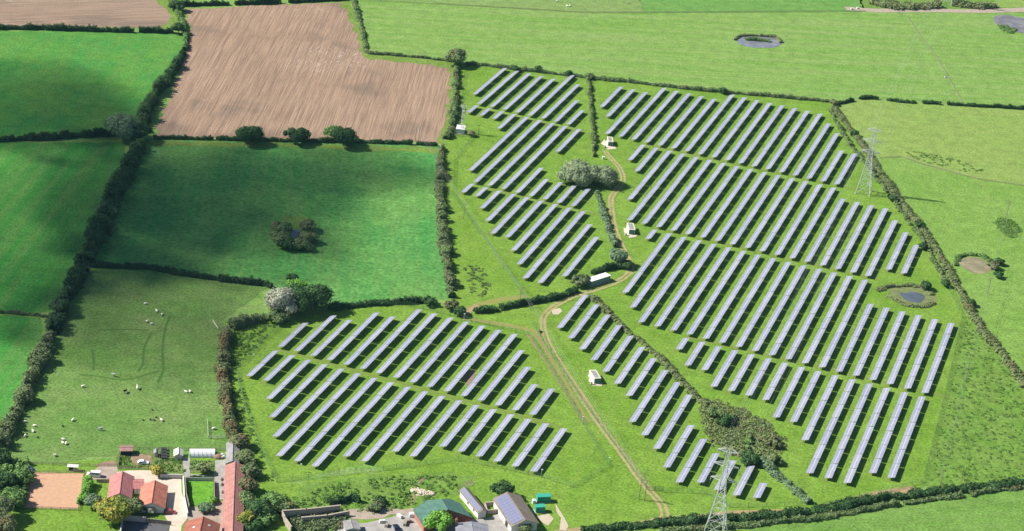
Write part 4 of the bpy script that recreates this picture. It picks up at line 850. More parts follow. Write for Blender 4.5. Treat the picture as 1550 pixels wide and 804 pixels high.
# ground surfaces round the farm
S2 = lambda L: [z2(*p) for p in L]
sheet('sand_arena', [(37, 769), (49, 716), (126, 717), (118, 771)], .13, m_sand, .15)
sheet('yard', S2([(140, 335), (230, 322), (440, 326), (482, 392), (640, 392), (668, 560), (700, 690), (650, 760), (640, 880), (540, 880), (566, 762), (520, 690), (545, 450), (360, 440), (260, 440), (90, 400)]), .11, m_conc, .2)
sheet('drive', S2([(-110, 345), (-40, 330), (0, 300), (140, 290), (150, 330), (90, 400), (-110, 398)]), .13, m_drive, .25)
sheet('dark_yard', S2([(185, 715), (560, 745), (545, 880), (150, 900), (170, 800)]), .15, m_tar, .15)
sheet('side_yard', S2([(700, 620), (800, 610), (990, 560), (990, 880), (690, 880)]), .12, m_drive, .3)  # brown gravel between the house and the stable block
sheet('lawn', S2([(694, 412), (903, 414), (905, 560), (800, 612), (712, 614)]), .17, m_lawn, .05)
sheet('garden_path', S2([(660, 222), (718, 226), (716, 350), (905, 372), (918, 250), (1000, 240), (990, 560), (920, 560), (912, 380), (676, 378)]), .13, m_gravel, .15)
sheet('garden_beds', S2([(140, 190), (480, 170), (660, 210), (690, 345), (480, 350), (440, 320), (150, 310)]), .10, m_bed, .2)
sheet('garden_beds', S2([(720, 250), (912, 250), (905, 340), (720, 345)]), .15, m_bed, .2)
sheet('bare_patch', S2([(250, 205), (330, 195), (410, 215), (400, 270), (300, 285), (250, 250)]), .15, m_dirt, .3)
sheet('trodden_patch', S2([(-10, 290), (60, 262), (140, 235), (135, 310), (20, 312)]), .11, m_dirt, .6)
z4 = lambda x, y: (560+x/5.167, 700+y/5.167)
S4 = lambda L: [z4(*p) for p in L]
sheet('farm_yard', S4([(-40, 470), (60, 450), (200, 420), (330, 400), (420, 500), (640, 460), (900, 440), (1010, 400), (1120, 520), (1200, 560), (1200, 700), (-260, 700), (-280, 500)]), .13, m_gravel, .4)
sheet('bare_bank', S4([(-200, 360), (0, 370), (150, 350), (330, 360), (345, 395), (180, 420), (-20, 460), (-150, 440), (-190, 400)]), .11, m_drive, .7)
sheet('rubble_patch', S4([(330, 210), (380, 195), (470, 235), (490, 250), (410, 265), (350, 260)]), .15, plain('pale_rubble_ground', (.45, .37, .29), .95, var=.35, scale=1), .3)
sheet('vehicle_ruts', S4([(290, 340), (300, 260), (400, 115), (440, 130), (350, 230), (345, 330)]), .13, m_dirt, .6)
sheet('worn_pad', S4([(1440, 330), (1475, 350), (1500, 420), (1550, 500), (1545, 540), (1480, 530), (1490, 440), (1450, 380)]), .13, plain('worn_stony', (.42, .36, .27), .95, var=.25), .4)
sheet('worn_pad', S4([(1310, 420), (1400, 400), (1425, 440), (1400, 500), (1350, 470)]), .11, plain('worn_stony', (.42, .36, .27)), .4)
sheet('stony_patch', [(837, 470), (846, 466), (851, 471), (846, 477), (838, 476)], .11, plain('worn_stony', (.42, .36, .27)), .3)
sheet('reddish_patch', [(700, 572), (712, 560), (722, 558), (716, 575), (706, 586)], .06, plain('red_dirt', (.22, .15, .11), .95, var=.3), .4)

# green barn with a clipped corner
P3 = lambda x, y, z: Vector(G(*z4(x, y), z))
gb = empty('green_barn', Vector((*G(*z4(500, 420))[:2], 0)), 0, 'green roofed brick barn with a clipped corner by the yard', 'barn'); o = gb.location
R1, R2 = P3(560, 288, 6.2), P3(610, 368, 6.2); E = [P3(440, 297, 3.6), P3(335, 370, 3.2), P3(415, 497, 3.2)]; F = [P3(625, 282, 4.6), P3(705, 318, 3.6), P3(805, 433, 3.2)]
rf = MB(); rf.slab([p-o for p in (E[1], E[2], R2, R1, E[0])], .15); rf.slab([p-o for p in (R2, F[2], F[1], F[0], R1)], .15, 1)
rr = rf.build('roof', [m_teal, m_teal], gb); MB().tube(R1-o, R2-o, .18, n=6).build('ridge_cap', m_teal, rr)
wl = MB(); ring_ = [E[0], E[1], E[2], R2, F[2], F[1], F[0]]; base_ = Vector((0, 0, 0))
cen = sum((p for p in ring_), Vector())/7
for p, q in zip(ring_, ring_[1:]+[R1]):
    p2, q2 = (Vector((*(cen+(v-cen)*.95)[:2], v.z-.12))-o for v in (p, q)); wl.add([(p2.x, p2.y, 0), (q2.x, q2.y, 0), q2, p2], [(0, 1, 2, 3)])
wl.build('wall', m_brick, gb)
q = (E[2]+R2)/2*.95+cen*.05-o
# the two solar roofed farm buildings and their neighbours
gable('solar_roofed_shed', 'narrow white shed with solar panels on its roof', 'shed', z4(845, 395), z4(915, 380), z4(700, 218), 2.8, 1.2, m_white, m_brown, .25, pvside='l', pv=(2, 11), doors=(('near', 1.8, 1.0, 2.0, m_wdoor),), windows=(('left', 4, 1.5), ('left', 9, 1.5)))
gable('solar_roofed_barn', 'wide brown roofed barn with solar panels on one slope', 'barn', z4(1105, 500), z4(1325, 485), z4(965, 285), 3.4, 2.2, m_white, m_brown, .35, pvside='l', pv=(3, 10), doors=(('near', 6, 3.4, 2.9, m_darkin), ('left', 5, 2.6, 2.6, m_darkin)))
rt, X, Y = gable('grey_roofed_building', 'slate roofed building with a brick chimney at the bottom edge', 'building', z4(690, 640), z4(940, 610), z4(665, 478), 3.4, 1.0, m_brick, m_slate, .2)
ch = MB().box((.4, Y-.5, 4.4), (.8, .8, 2.6)).build('chimney', m_brick, rt); MB().tube((.4, Y-.5, 5.7), (.4, Y-.5, 6.2), .2, n=8).build('chimney_pot', m_tile, ch)
gable('garden_store', 'grey roofed store with a dark green front by the old wall', 'shed', (523, 802), (545, 800), (519, 789), 2.6, .6, m_greyw, m_grey, .15, doors=(('near', 2.5, 3.4, 2.2, m_gdoor),))
def container(name, label, A, B, D, h, col, doorm, roof=None, cat='container', ribs=True):
    a, b, d = (Vector(G(*q_, h)) for q_ in (A, B, D)); ex = b-a; W = ex.length; rz = math.atan2(ex.y, ex.x); L = (d-a).dot(Vector((-math.sin(rz), math.cos(rz), 0)))
    root = empty(name, Vector((a.x, a.y, 0)), rz, label, cat)
    q = MB(); q.box((W/2, L/2, h/2+.05), (W-.1, L-.1, h-.1))
    if ribs:
        n = max(2, int(W/.5))
        for i in range(n):
            q.box((W*(i+.5)/n, .0, h/2+.05), (W/n*.45, .1, h-.3)); q.box((W*(i+.5)/n, L, h/2+.05), (W/n*.45, .1, h-.3))
    q.build('body', col, root)
    MB().slab([(-.12, -.12, h+.05), (W+.12, -.12, h+.05), (W+.12, L+.12, h+.05), (-.12, L+.12, h+.05)], .12).build('roof', roof or col, root)
    for i in range(2):
        q = MB(); q.box((W+.0, L*(.28+.44*i), h*.48), (.08, L*.38, h*.82)); dd = q.build('door', doorm, root); MB().box((W+.07, L*.5+(-.2 if i == 0 else .2), h*.48), (.06, .06, .9)).build('handle', m_steel, dd)
    MB().box((W/2, L/2, .06), (W+.5, L+.5, .12)).build('plinth', m_conc, root)
    return root, W, L
container('green_container', 'larger teal container in the grass right of the solar barn', z4(1312, 272), z4(1416, 268), z4(1306, 246), 2.6, m_tealp, m_tealp)
container('green_container', 'smaller teal container below the larger one', z4(1300, 352), z4(1374, 348), z4(1292, 328), 2.5, m_tealp, m_tealp)
container('white_container', 'long white roofed container beside the farm track', (896, 426), (924.5, 417), (891.5, 420.5), 2.8, plain('pale_green_side', (.20, .30, .27), .5), m_wdoor, plain('white_sheet', (.7, .7, .68)))
cab = 'cream electricity cabin with dark green doors '
for A, B, D, lb in (((920.6, 214.4), (928.2, 215), (919.6, 207.0), cab+'at the top of the farm track'), ((952.2, 347.5), (961.6, 348), (949, 337.5), cab+'midway along the track'), ((899.8, 573), (909.5, 572.5), (892.5, 560.5), cab+'beside the diagonal band')):
    r_, W, L = container('electricity_cabin', lb, A, B, D, 2.6, m_cream, m_gdoor, m_cream, 'cabin', False)
    q = MB()
    q.box((W*.5, -.02, 1.25), (W*.84, .08, 2.1)); q.build('door', m_gdoor, r_)
    x, y = A; sheet('cabin_apron', [(x-8, y-3), (x-2, y), (x+3, y+8), (x+12, y+8.5), (x+12, y+11), (x-1, y+12.5), (x-6, y+7), (x-10, y+4)], .10, m_conc, .35)
    MB().box((W/2, L/2, 2.66), (W-.7, L-.9, .05)).build('roof_sheet', m_grey, r_)
    b_ = empty('equipment_box', G(x-5, y+9), .2, 'small pale kiosk beside the '+{920: 'upper', 952: 'middle', 899: 'lower'}[int(x)]+' cabin', 'kiosk'); MB().box((0, 0, .7), (.9, .7, 1.2)).build('body', m_cream, b_); MB().box((0, 0, 1.33), (1.1, .9, .07)).build('lid', m_wdoor, b_)
kb = empty('equipment_box', G(913, 241), .2, 'small pale kiosk by the track right of the willows', 'kiosk'); MB().box((0, 0, .7), (1.1, .9, 1.3)).build('body', m_wdoor, kb); MB().box((0, 0, 1.4), (1.3, 1.1, .08)).build('lid', m_wdoor, kb)

# mast with its cabin
mb = G(698.5, 201); ms = empty('lattice_mast', mb, .25, 'pale lattice mast with aerials by the ploughed field', 'mast'); q = MB(); H_ = 15.5
C3 = [(math.cos(a_)*1.0, math.sin(a_)*1.0) for a_ in (0, 2.094, 4.189)]
for k in range(9):
    z0, z1 = k*H_/9, (k+1)*H_/9; w0, w1 = 1.15-.06*k, 1.15-.06*(k+1)
    for i in range(3):
        (x0, y0), (x1, y1) = C3[i], C3[(i+1) % 3]; q.tube((x0*w0, y0*w0, z0), (x0*w1, y0*w1, z1), .10, n=4); q.tube((x0*w0, y0*w0, z0), (x1*w1, y1*w1, z1), .06, n=4); q.tube((x0*w1, y0*w1, z1), (x1*w1, y1*w1, z1), .06, n=4)
q.build('tower_body', m_steel, ms)
for i in range(3):
    x, y = C3[i]; MB().box((x*1.5, y*1.5, H_-.6), (.35, .35, 2.2)).build('aerial_panel', m_wdoor, ms); MB().tube((x*.6, y*.6, H_-.6), (x*1.5, y*1.5, H_-.6), .05, n=4).build('bracket', m_steel, ms)
q = MB(); q.tube((0, 0, H_-3), (.9, -.5, H_-3), .55, .45, n=10); q.build('dish', m_wdoor, ms); MB().tube((0, 0, H_), (0, 0, H_+2.2), .06, n=5).build('whip_aerial', m_wdoor, ms)
container('equipment_cabin', 'white equipment cabin at the foot of the lattice mast', (690.5, 195), (703, 196.5), (689.5, 188.5), 2.8, m_wdoor, m_wdoor, m_wdoor, 'cabin', False)
fence('fence round the mast compound', [(688, 206), (688, 200), (713, 201), (714, 207)], 1.8, 2.2, 'wood', True)
tree('small grey bush at the mast compound', (713, 202), 3, 1.9, 'hedge', name='shrub', cat='shrub')

# walls
def wall(label, px, h, th=.45, mat=m_stone, cope=True):
    P = [Vector(G(*q_)) for q_ in px]; root = empty('stone_wall' if mat is m_stone else 'garden_wall', P[0], 0, label, 'wall'); q = MB(); c = MB()
    for a, b in zip(P, P[1:]):
        L = (b-a).length; m_ = (a+b)/2-P[0]; rz = math.atan2(b.y-a.y, b.x-a.x); k = max(1, int(L/2.5))
        for i in range(k):
            cc = (a+(b-a)*(i+.5)/k)-P[0]; hh = h*random.uniform(.93, 1.05); q.box((cc.x, cc.y, hh/2), (L/k+.02, th*random.uniform(.94, 1.06), hh), rz)
        if cope: c.box((m_.x, m_.y, h*1.06), (L+th, th+.16, .14), rz)
    q.build('masonry', mat, root)
    if cope: c.build('coping', mat, root)
    return root
z3 = lambda x, y: (350+x/6.2, 700+y/6.2)
wall('upper old stone wall of the derelict walled garden', [z3(480, 520), z3(700, 505), z3(1020, 470)], 3.0)
wall('short end wall of the derelict walled garden', [z3(478, 522), z3(500, 575), z3(560, 660)], 2.6)
wall('lower broken stone wall of the derelict walled garden', [z3(660, 560), z3(900, 540), z3(1105, 500)], 2.0)
wall('grey wall along the left edge of the dark yard', S2([(160, 880), (190, 720), (365, 735)]), 2.0, .3, m_greyw)
wall('dark fence wall along the top of the dark yard', S2([(370, 735), (570, 760)]), 1.8, .2, m_fwood, False)
wall('pale wall between the yard and the lawn', S2([(664, 400), (672, 560), (698, 690)]), 1.6, .3, m_white)
wall('tall dark fence wall left of the lawn', S2([(680, 415), (688, 540), (712, 640)]), 2.2, .2, m_fwood, False)
wall('low grey garden wall above the lawn', S2([(480, 385), (665, 388)]), 1.6, .3, m_greyw)
wall('grey fence along the top edge of the lawn', S2([(668, 408), (905, 410)]), 1.6, .15, m_greyw, False)
wall('dark fence along the right edge of the lawn', S2([(908, 420), (912, 575)]), 1.8, .15, m_fwood, False)
wall('brown fence below the drive beside the rose roof', S2([(-20, 420), (80, 420)]), 1.5, .15, m_fwood, False)
wall('brick walled tank between the two solar roofed buildings', S4([(895, 345), (985, 335), (1000, 395), (915, 405), (895, 345)]), 1.6, .3, m_stone)
hedge('clipped dark hedge along the top of the lawn', S2([(720, 380), (800, 380), (895, 384)]), 1.2, 1.2, 'dark')
for k, (x, y, s_) in enumerate(((385, 228, 1.6), (420, 240, 1.4), (450, 243, 1.5), (360, 225, 1.2), (470, 250, 1.0))):
    rk = MB(); rr_ = np.random.default_rng(k)
    rk.ball((0, 0, .1), (2*s_, 1.3*s_, .5), nu=9, nv=5)
    for i in range(14): rk.ball((rr_.uniform(-1.5, 1.5)*s_, rr_.uniform(-.8, .8)*s_, .3), tuple(rr_.uniform(.25, .6, 3)*s_*.8), nu=5, nv=4)
    ob = rk.build('rubble_heap', m_rubble, None, G(*z4(x, y))); tag(ob, f'pale rubble heap in the rough ground, {ORD[k]} from the left' if k != 3 else 'pale rubble heap at the left end of the heaps', 'rubble', 'rubble heaps')

# ------------------------------------------------------------------ vehicles, flag, oddments
m_tyre = plain('tyre_rubber', (.025, .025, .025), .9); m_rim = plain('wheel_rim', (.5, .5, .5), .35, metal=.7); m_lamp = plain('lamp_glass', (.75, .75, .7), .15, spec=.6); m_rlamp = plain('tail_lamp', (.4, .02, .02), .3)
def car(label, cat, px, rz, L, W, H, paint, van=False, name='parked_car'):
    root = empty(name, G(*px), rz, label, cat); b = MB(); hb = H*.52
    b_prof = [(-L/2, .35), (L/2, .35), (L/2, hb*.85), (L*.32 if not van else L*.38, hb), (-L/2, hb)]
    b.add([(x, s*W/2, z) for s in (-1, 1) for x, z in b_prof], [(0, 1, 2, 3, 4), (9, 8, 7, 6, 5)]+[(i, i+5, (i+1) % 5+5, (i+1) % 5) for i in range(5)]); b.build('body', paint, root)
    c0, c1, c2, c3 = (-L*.49, L*.36, L*.20, -L*.47) if van else (-L*.44, L*.20, L*.06, -L*.30); k = W/2*.86
    c = MB(); c.add([(c0, -W/2*.97, hb), (c1, -W/2*.97, hb), (c2, -k, H), (c3, -k, H), (c0, W/2*.97, hb), (c1, W/2*.97, hb), (c2, k, H), (c3, k, H)], [(0, 1, 2, 3), (7, 6, 5, 4), (1, 5, 6, 2), (2, 6, 7, 3), (4, 0, 3, 7)]); cabn = c.build('cabin', paint, root)
    for s in (-1, 1):
        y = s*(W/2*.93+.02)
        for x0, x1 in (((c0+.4, -L*.12), (-L*.10, L*.10), (L*.12, c1-.45)) if van else ((c0+.5, -L*.1), (-L*.08, c1-.55))):
            MB().box(((x0+x1)/2, y*1.0, hb+(H-hb)*.45), (x1-x0-.06, .05, (H-hb)*.5)).build('side_window', m_pane, cabn)
    q = MB().box(((c1+c2)/2+.03, 0, (hb+H)/2), (.05, W*.78, math.hypot(c1-c2, H-hb)*.78)).build('windscreen', m_pane, cabn); q.rotation_euler = (0, 0, 0)
    for s in (-1, 1):
        for x in (-L*.31, L*.31):
            w = MB(); w.tube((x, s*W/2*.98, .33), (x, s*(W/2-.22), .33), .33, n=12); ww = w.build('wheel', m_tyre, root); MB().tube((x, s*(W/2+.0), .33), (x, s*(W/2-.05), .33), .19, n=8).build('rim', m_rim, ww)
        MB().box((L/2+.01, s*W*.36, hb*.72), (.05, .3, .18)).build('headlight', m_lamp, root); MB().box((-L/2-.01, s*W*.4, hb*.75), (.05, .2, .3)).build('tail_light', m_rlamp, root)
    return root
car('white van parked on the drive beside the sand arena', 'van', (142, 721), math.pi+.07, 5.1, 1.95, 2.15, plain('white_car_paint', (.75, .75, .74), .25, spec=.6, var=.04), True, 'van')
car('red and blue car beside the orange red roofed building', 'car', z2(562, 662), .1, 4.0, 1.7, 1.5, plain('red_car_paint', (.35, .05, .05), .25, spec=.6))
bc = empty('blue_crate', G(*z2(528, 655)), .3, 'blue crate on the yard beside the red car', 'crate'); MB().box((0, 0, .5), (1.2, 1.0, .9)).build('body', plain('blue_plastic', (.04, .12, .45), .5), bc); MB().box((0, 0, .98), (1.3, 1.1, .07)).build('lid', plain('blue_plastic', (.04, .12, .45)), bc)
car('white car standing in the garden plot', 'car', z2(347, 270), .15, 4.1, 1.7, 1.4, plain('white_car_paint', (.75, .75, .74)))
car('dark blue car in the farm yard at the bottom', 'car', z4(205, 520), 1.9, 4.3, 1.8, 1.5, plain('dark_car_paint', (.012, .02, .04), .2, spec=.6))
wb = empty('water_tank', G(*z4(325, 425)), .2, 'white box tank by the green barn wall', 'tank'); MB().box((0, 0, .8), (1.8, 1.6, 1.5)).build('body', m_wdoor, wb); MB().tube((0, 0, 1.55), (0, 0, 1.75), .3, n=10).build('cap', m_steel, wb)
wt = empty('water_tank', G(*z4(1280, 318)), 0, 'small white tank beside the teal containers', 'tank'); MB().tube((0, 0, 0), (0, 0, 1.5), .8, n=12).build('body', m_wdoor, wt); MB().tube((0, 0, 1.5), (0, 0, 1.75), .5, .2, n=10).build('cap', m_wdoor, wt)
tr = empty('water_trough', G(1433, 117.5), .1, 'pale cattle trough by the thin meadow fence', 'trough'); q = MB(); q.box((0, 0, .3), (2.8, 1.0, .55)); q.build('body', m_white, tr); MB().box((0, 0, .59), (2.5, .7, .03)).build('water', m_water, tr)
for k, (x, y) in enumerate(((1298, 13.5), (1289, 14.5))):
    bl = empty('wrapped_bale', G(x, y), .3, ('larger', 'smaller')[k]+' white wrapped bale by the far lane', 'bale', 'bales by the far lane'); MB().tube((-.7, 0, .65), (.7, 0, .65), .65, n=14).build('wrap', m_wdoor, bl); MB().tube((.7, 0, .65), (.73, 0, .65), .45, n=12).build('end_cap', m_white, bl)
g2 = empty('white_gate', G(1361, 20), .2, 'white field gate by the far lane', 'gate'); q = MB()
for z in (.3, .7, 1.1, 1.5): q.box((0, 0, z), (3.2, .06, .1))
q.build('bars', m_wdoor, g2)
for x in (-1.7, 1.7): MB().box((x, 0, .9), (.15, .15, 1.8)).build('post', m_wdoor, g2)
fl = empty('flag', G(46, 723), 0, 'blue and white flag on a leaning pole at the arena corner', 'flag'); MB().tube((0, 0, 0), (-.9, .1, 6.5), .06, .045, n=6).build('flagpole', m_wdoor, fl)
q = MB(); n_ = 8; vs = [(-.72+.09*0+i*.32, .12*math.sin(i*1.1), 5.2-.14*i-j*1.5) for j in (0, 1) for i in range(n_)]; q.add(vs, [(i, i+1, n_+i+1, n_+i) for i in range(n_-1)]); q.build('cloth', plain('flag_blue', (.02, .14, .42), .7), fl)
q = MB(); vs2 = [(v[0], v[1]-.02, v[2]) for v in vs]
for a_, b_ in (((0, 0), (1, 1)), ((0, 1), (1, 0))):
    for i in range(n_-1):
        f0, f1 = i/(n_-1), (i+1)/(n_-1); t0, t1 = (f0, f1) if a_[1] == 0 else (1-f0, 1-f1); A_ = Vector(vs2[i]).lerp(Vector(vs2[n_+i]), t0); B_ = Vector(vs2[i+1]).lerp(Vector(vs2[n_+i+1]), t1)
        q.add([A_+Vector((0, 0, .12)), B_+Vector((0, 0, .12)), B_-Vector((0, 0, .12)), A_-Vector((0, 0, .12))], [(0, 1, 2, 3)])
q.build('white_cross', m_wdoor, fl)
sw = empty('upturned_boat', G(375, 482), -.5, 'pale upturned boat by the bushes above the paddock corner', 'boat'); q = MB(); q.ball((0, 0, .2), (2.2, .8, .6), nu=10, nv=5); q.build('hull', m_wdoor, sw); MB().box((0, 0, .8), (3.6, .08, .12)).build('keel', m_wdoor, sw)
for k, (x, y) in enumerate(((455, 714), (881, 642), (921, 704), (819, 722), (702, 485), (383, 547))):
    cp = empty('camera_post', G(x, y), 0, f'slim white topped security post on the lower left fence, {("bottom", "right side", "right corner", "bottom right", "top", "left side")[k]} one', 'post', 'security posts'); MB().tube((0, 0, 0), (0, 0, 3.2), .06, n=6).build('shaft', m_steel, cp); MB().box((.1, 0, 3.2), (.6, .4, .4)).build('camera_housing', m_wdoor, cp)

scrub('low vegetable plants in the garden beds', S2([(490, 225), (660, 225), (680, 335), (500, 335)]), .5, 'tuss', 60, .35, name='garden_plants', kind='stuff', tuft=.7)
scrub('low plants beside the polytunnel', S2([(722, 255), (905, 255), (900, 335), (722, 335)]), .6, 'mid', 46, .35, name='garden_plants', kind='stuff', tuft=.8)
scrub('weeds in the animal plot', S2([(155, 225), (245, 215), (250, 290), (400, 290), (470, 240), (470, 300), (155, 305)]), .4, 'tuss', 60, .35, name='weeds', kind='stuff', tuft=.7)
q = MB(); q.ball((0, 0, .1), (2.0, 1.7, 1.3), nu=10, nv=6); q.ball((1.0, .4, .1), (1.2, 1.1, .9), nu=8, nv=5); ob = q.build('compost_heap', m_dirt, None, G(*z2(940, 222))); tag(ob, 'brown compost heap at the right end of the polytunnel', 'heap')
for k, (x, y) in enumerate(((975, 205), (985, 222), (968, 228))):
    q = MB(); q.ball((0, 0, .45), (.7, .55, .5), nu=8, nv=5); ob = q.build('bulk_bag', m_wdoor, None, G(*z2(x, y)), k*.7); tag(ob, ('rear', 'right', 'front')[k]+' white bulk bag beside the grey shed', 'bag', 'white bags by the grey shed')
for k, (x, y) in enumerate(((968, 400), (970, 440), (975, 500))):
    bn = empty('garden_bench', G(*z2(x, y)), 1.57, ('upper', 'middle', 'lower')[k]+' pale bench along the stable block wall', 'bench', 'benches by the stable block'); MB().box((0, 0, .45), (2.0, .5, .08)).build('seat', m_wwood, bn); MB().box((0, .25, .8), (2.0, .06, .5)).build('backrest', m_wwood, bn)
    for sx in (-.85, .85): MB().box((sx, 0, .22), (.08, .45, .42)).build('leg', m_wwood, bn)
for k, (x, y, c_) in enumerate(((300, 470, m_fwood), (275, 490, m_fwood), (232, 430, m_wdoor), (95, 470, m_steel), (130, 500, m_fwood))):
    pl = empty('timber_stack', G(*z4(x, y)), .5+k, ('brown timber stack nearest the green barn', 'second brown timber stack by the green barn', 'white stack at the back of the farm yard', 'grey metal stack in the farm yard', 'brown timber stack in the middle of the farm yard')[k], 'stack')
    for j in range(4): MB().box((0, (j % 2)*.1, .15+j*.3), (2.4-.1*j, 1.1, .26)).build('layer', c_, pl)

# ------------------------------------------------------------------ animals
def skin_mesh(name, J, E, mat, sub=1):
    me = bpy.data.meshes.new(name); me.from_pydata([j[:3] for j in J], E, []); ob = link(name, me)
    sk = ob.modifiers.new('s', 'SKIN'); ob.modifiers.new('u', 'SUBSURF').levels = sub
    for v, j in zip(me.skin_vertices[0].data, J): v.radius = (j[3], j[3]); v.use_root = False
    me.skin_vertices[0].data[0].use_root = True
    dg = bpy.context.evaluated_depsgraph_get(); nm = bpy.data.meshes.new_from_object(ob.evaluated_get(dg)); nm.materials.clear(); nm.materials.append(mat); nm.name = name
    bpy.data.objects.remove(ob); return nm
def quad_skel(s, leg, body, neck, hd, up):
    J = [(-.55*s, 0, leg, body), (0, 0, leg-.02*s, body*1.08), (.5*s, 0, leg+.02*s, body*.95), (.72*s, 0, leg+up*.55, neck), (.95*s, 0, leg+up, hd), (1.2*s, 0, leg+up-.16*s, hd*.65), (-.78*s, 0, leg-.02*s, body*.3), (-.86*s, 0, leg*.6, body*.14)]
    E = [(0, 1), (1, 2), (2, 3), (3, 4), (4, 5), (0, 6), (6, 7)]
    for x, b0 in ((-.55*s, 0), (.5*s, 2)):
        for y in (-1, 1):
            k = len(J); fr = x > 0
            J += [(x, y*body*.55, leg*.72, body*.34), (x+(.03 if fr else -.10)*s, y*body*.6, leg*.38, body*.18), (x, y*body*.6, .06, body*.16)]; E += [(b0, k), (k, k+1), (k+1, k+2)]
    return J, E
wool = plain('sheep_wool', (.74, .70, .60), .95, var=.1); bwool = plain('dark_wool', (.03, .028, .025), .95)
J, E_ = quad_skel(.75, .62, .33, .17, .14, .25)
SHP, BSH = skin_mesh('sheep', J, E_, wool), skin_mesh('sheep', J, E_, bwool)
J, E_ = quad_skel(1.25, 1.2, .36, .20, .16, .55)
HW, HB, HG = (skin_mesh('horse', J, E_, plain(n_, c_, .8)) for n_, c_ in (('white_coat', (.62, .6, .56)), ('bay_coat', (.05, .035, .03)), ('grey_coat', (.30, .30, .31))))
z5 = lambda x, y: (x/3.8275, 400+y/3.8275); z6 = lambda x, y: (x/4.559, 580+y/4.559); z7 = lambda x, y: (700+x/3.875, y/3.875)
AN = [('sheep', SHP, z5(842, 234), 'white sheep highest up in the paddock'), ('sheep', SHP, z5(908, 276), 'white sheep, second highest in the paddock'), ('sheep', SHP, z5(938, 296), 'small white sheep right of the upper paddock group'), ('sheep', SHP, z5(852, 337), 'white sheep, left of the lower pair in the upper paddock group'), ('sheep', SHP, z5(880, 351), 'white sheep, right of the lower pair in the upper paddock group'),
      ('horse', HG, z5(657, 650), 'grey horse in the middle of the paddock'), ('horse', HW, z5(795, 725), 'white horse below the middle of the paddock'), ('horse', HB, z5(726, 745), 'dark pony left of the white horse'), ('sheep', SHP, z5(480, 713), 'lone white sheep left of the horses'), ('sheep', SHP, z5(1078, 745), 'cream sheep, left of the pair at the right side of the paddock'), ('sheep', SHP, z5(1100, 742), 'cream sheep, right of the pair at the right side of the paddock'),
      ('sheep', SHP, z6(502, 262), 'lone white sheep above the three huddled sheep'), ('sheep', SHP, z6(173, 273), 'white sheep close to the left hedge, topmost'), ('sheep', SHP, z6(238, 301), 'white sheep near the left hedge, second from the top'), ('sheep', SHP, z6(228, 339), 'white sheep near the left hedge, third from the top'), ('sheep', SHP, z6(175, 369), 'white sheep near the left hedge, fourth from the top'), ('sheep', BSH, z6(260, 379), 'dark lamb near the left hedge'),
      ('sheep', SHP, z6(438, 396), 'upper sheep of the huddled three'), ('sheep', SHP, z6(433, 419), 'left sheep of the huddled three'), ('sheep', SHP, z6(455, 424), 'right sheep of the huddled three'), ('sheep', SHP, z6(382, 505), 'white sheep lowest in the paddock'), ('horse', HG, z6(695, 328), 'rugged grey horse in the lower paddock'), ('sheep', SHP, z6(1115, 261), 'white sheep right of the dark lambs'),
      ('sheep', BSH, z6(985, 258), 'dark lamb, leftmost of the little dark group'), ('sheep', BSH, z6(1037, 256), 'dark lamb, second of the little dark group'), ('sheep', BSH, z6(1065, 261), 'dark lamb, third of the little dark group'), ('sheep', BSH, z6(1077, 241), 'dark lamb at the upper right of the little dark group'), ('sheep', BSH, z6(1050, 188), 'dark lamb standing above the little dark group'), ('sheep', BSH, z6(432, 300), 'dark lamb alone in the left of the paddock'), ('sheep', SHP, z6(1473, 321), 'white sheep inside the small pen'),
      ('sheep', SHP, z7(553, 9), 'white sheep at the very top of the far field'), ('sheep', SHP, z7(613, 38), 'left white sheep of the pair in the far field'), ('sheep', SHP, z7(628, 38), 'right white sheep of the pair in the far field'), ('sheep', SHP, z7(972, 21), 'white sheep at the right end of the far field')]
for i, (nm, me, px, lb) in enumerate(AN):
    ob = link(nm, me, None, G(*px), (i*2.399) % 6.28); tag(ob, lb, 'horse' if nm == 'horse' else 'sheep', 'horses in the paddock' if nm == 'horse' else 'sheep in the fields')
    ob.scale = (1.15,)*3 if me is SHP else ((.75,)*3 if me is BSH else (1, 1, 1))

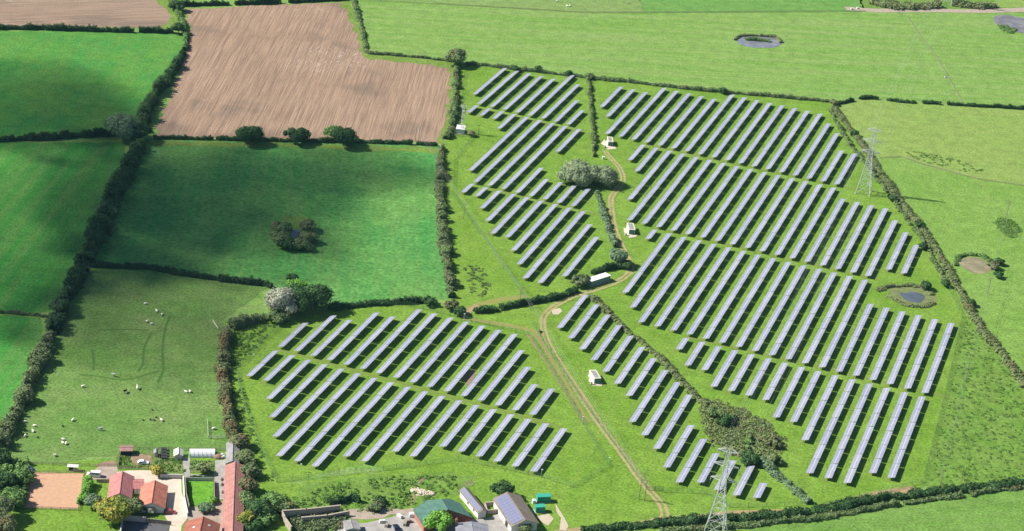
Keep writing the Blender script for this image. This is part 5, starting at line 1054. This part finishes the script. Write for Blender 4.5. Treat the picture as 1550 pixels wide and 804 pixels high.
PUFFS = [(10, 165, 260, 70, 1.25), (140, 165, 120, 42, .6), (40, 345, 220, 150, .65), (240, 300, 190, 112, 1.4), (390, 290, 210, 85, 1.4), (540, 258, 130, 38, 1.0), (330, 370, 210, 62, .8), (230, 480, 210, 95, .75), (100, 440, 140, 90, .35)]

# ------------------------------------------------------------------ the cloud that shades the left hand fields
tc = NT('cloud_vapour'); pv = tc.n('VolumePrincipled'); CD = .035
pv.inputs['Color'].default_value = (.95, .95, .95, 1); pv.inputs['Density'].default_value = CD
oo = tc.n('OutputMaterial'); tc.t.links.new(pv.outputs[0], oo.inputs['Volume'])
ALT = 900.0
cl = empty('cloud', (-1200, 950, ALT)); tag(cl, 'soft cloud over the left hand fields', None, None, 'structure')
def puff(cx, cy, rx, ry, tau, seed):
    c = G(cx, cy); ax = abs(G(cx+rx, cy).x-G(cx-rx, cy).x)/2; ay = abs(G(cx, cy-ry).y-G(cx, cy+ry).y)/2
    path = tau/CD; lo, hi = 5.0, 2000.0                      # half thickness whose slanting sun path holds that much vapour
    for _ in range(40):
        m = (lo+hi)/2
        if 2/math.sqrt((SUNV.x/ax)**2+(SUNV.y/ay)**2+(SUNV.z/m)**2) < path: lo = m
        else: hi = m
    bm = bmesh.new(); bmesh.ops.create_icosphere(bm, subdivisions=5, radius=1)
    for v in bm.verts:
        d = mnoise.fractal(v.co*1.6+Vector((seed*7.3, 0, 0)), 1.0, 2.1, 4); v.co *= 1+.42*d
        v.co = Vector((v.co.x*ax, v.co.y*ay, v.co.z*m))
    me = bpy.data.meshes.new('puff'); bm.to_mesh(me); bm.free(); me.materials.append(tc.mat)
    o = link('puff', me, cl); o.location = c+SUNV*(ALT/SUNV.z)-Vector(cl.location)
for i, a in enumerate(PUFFS): puff(*a, i)

# ------------------------------------------------------------------ the summer air between the camera and the fields
th = NT('summer_haze'); hv = th.n('VolumePrincipled'); hv.inputs['Color'].default_value = (.35, .72, 1.0, 1); hv.inputs['Density'].default_value = .00002; hv.inputs['Anisotropy'].default_value = .2
ho = th.n('OutputMaterial'); th.t.links.new(hv.outputs[0], ho.inputs['Volume'])
hz = MB().box((0, 3000, 207), (16000, 14000, 416)).build('haze', th.mat); tag(hz, kind='stuff')
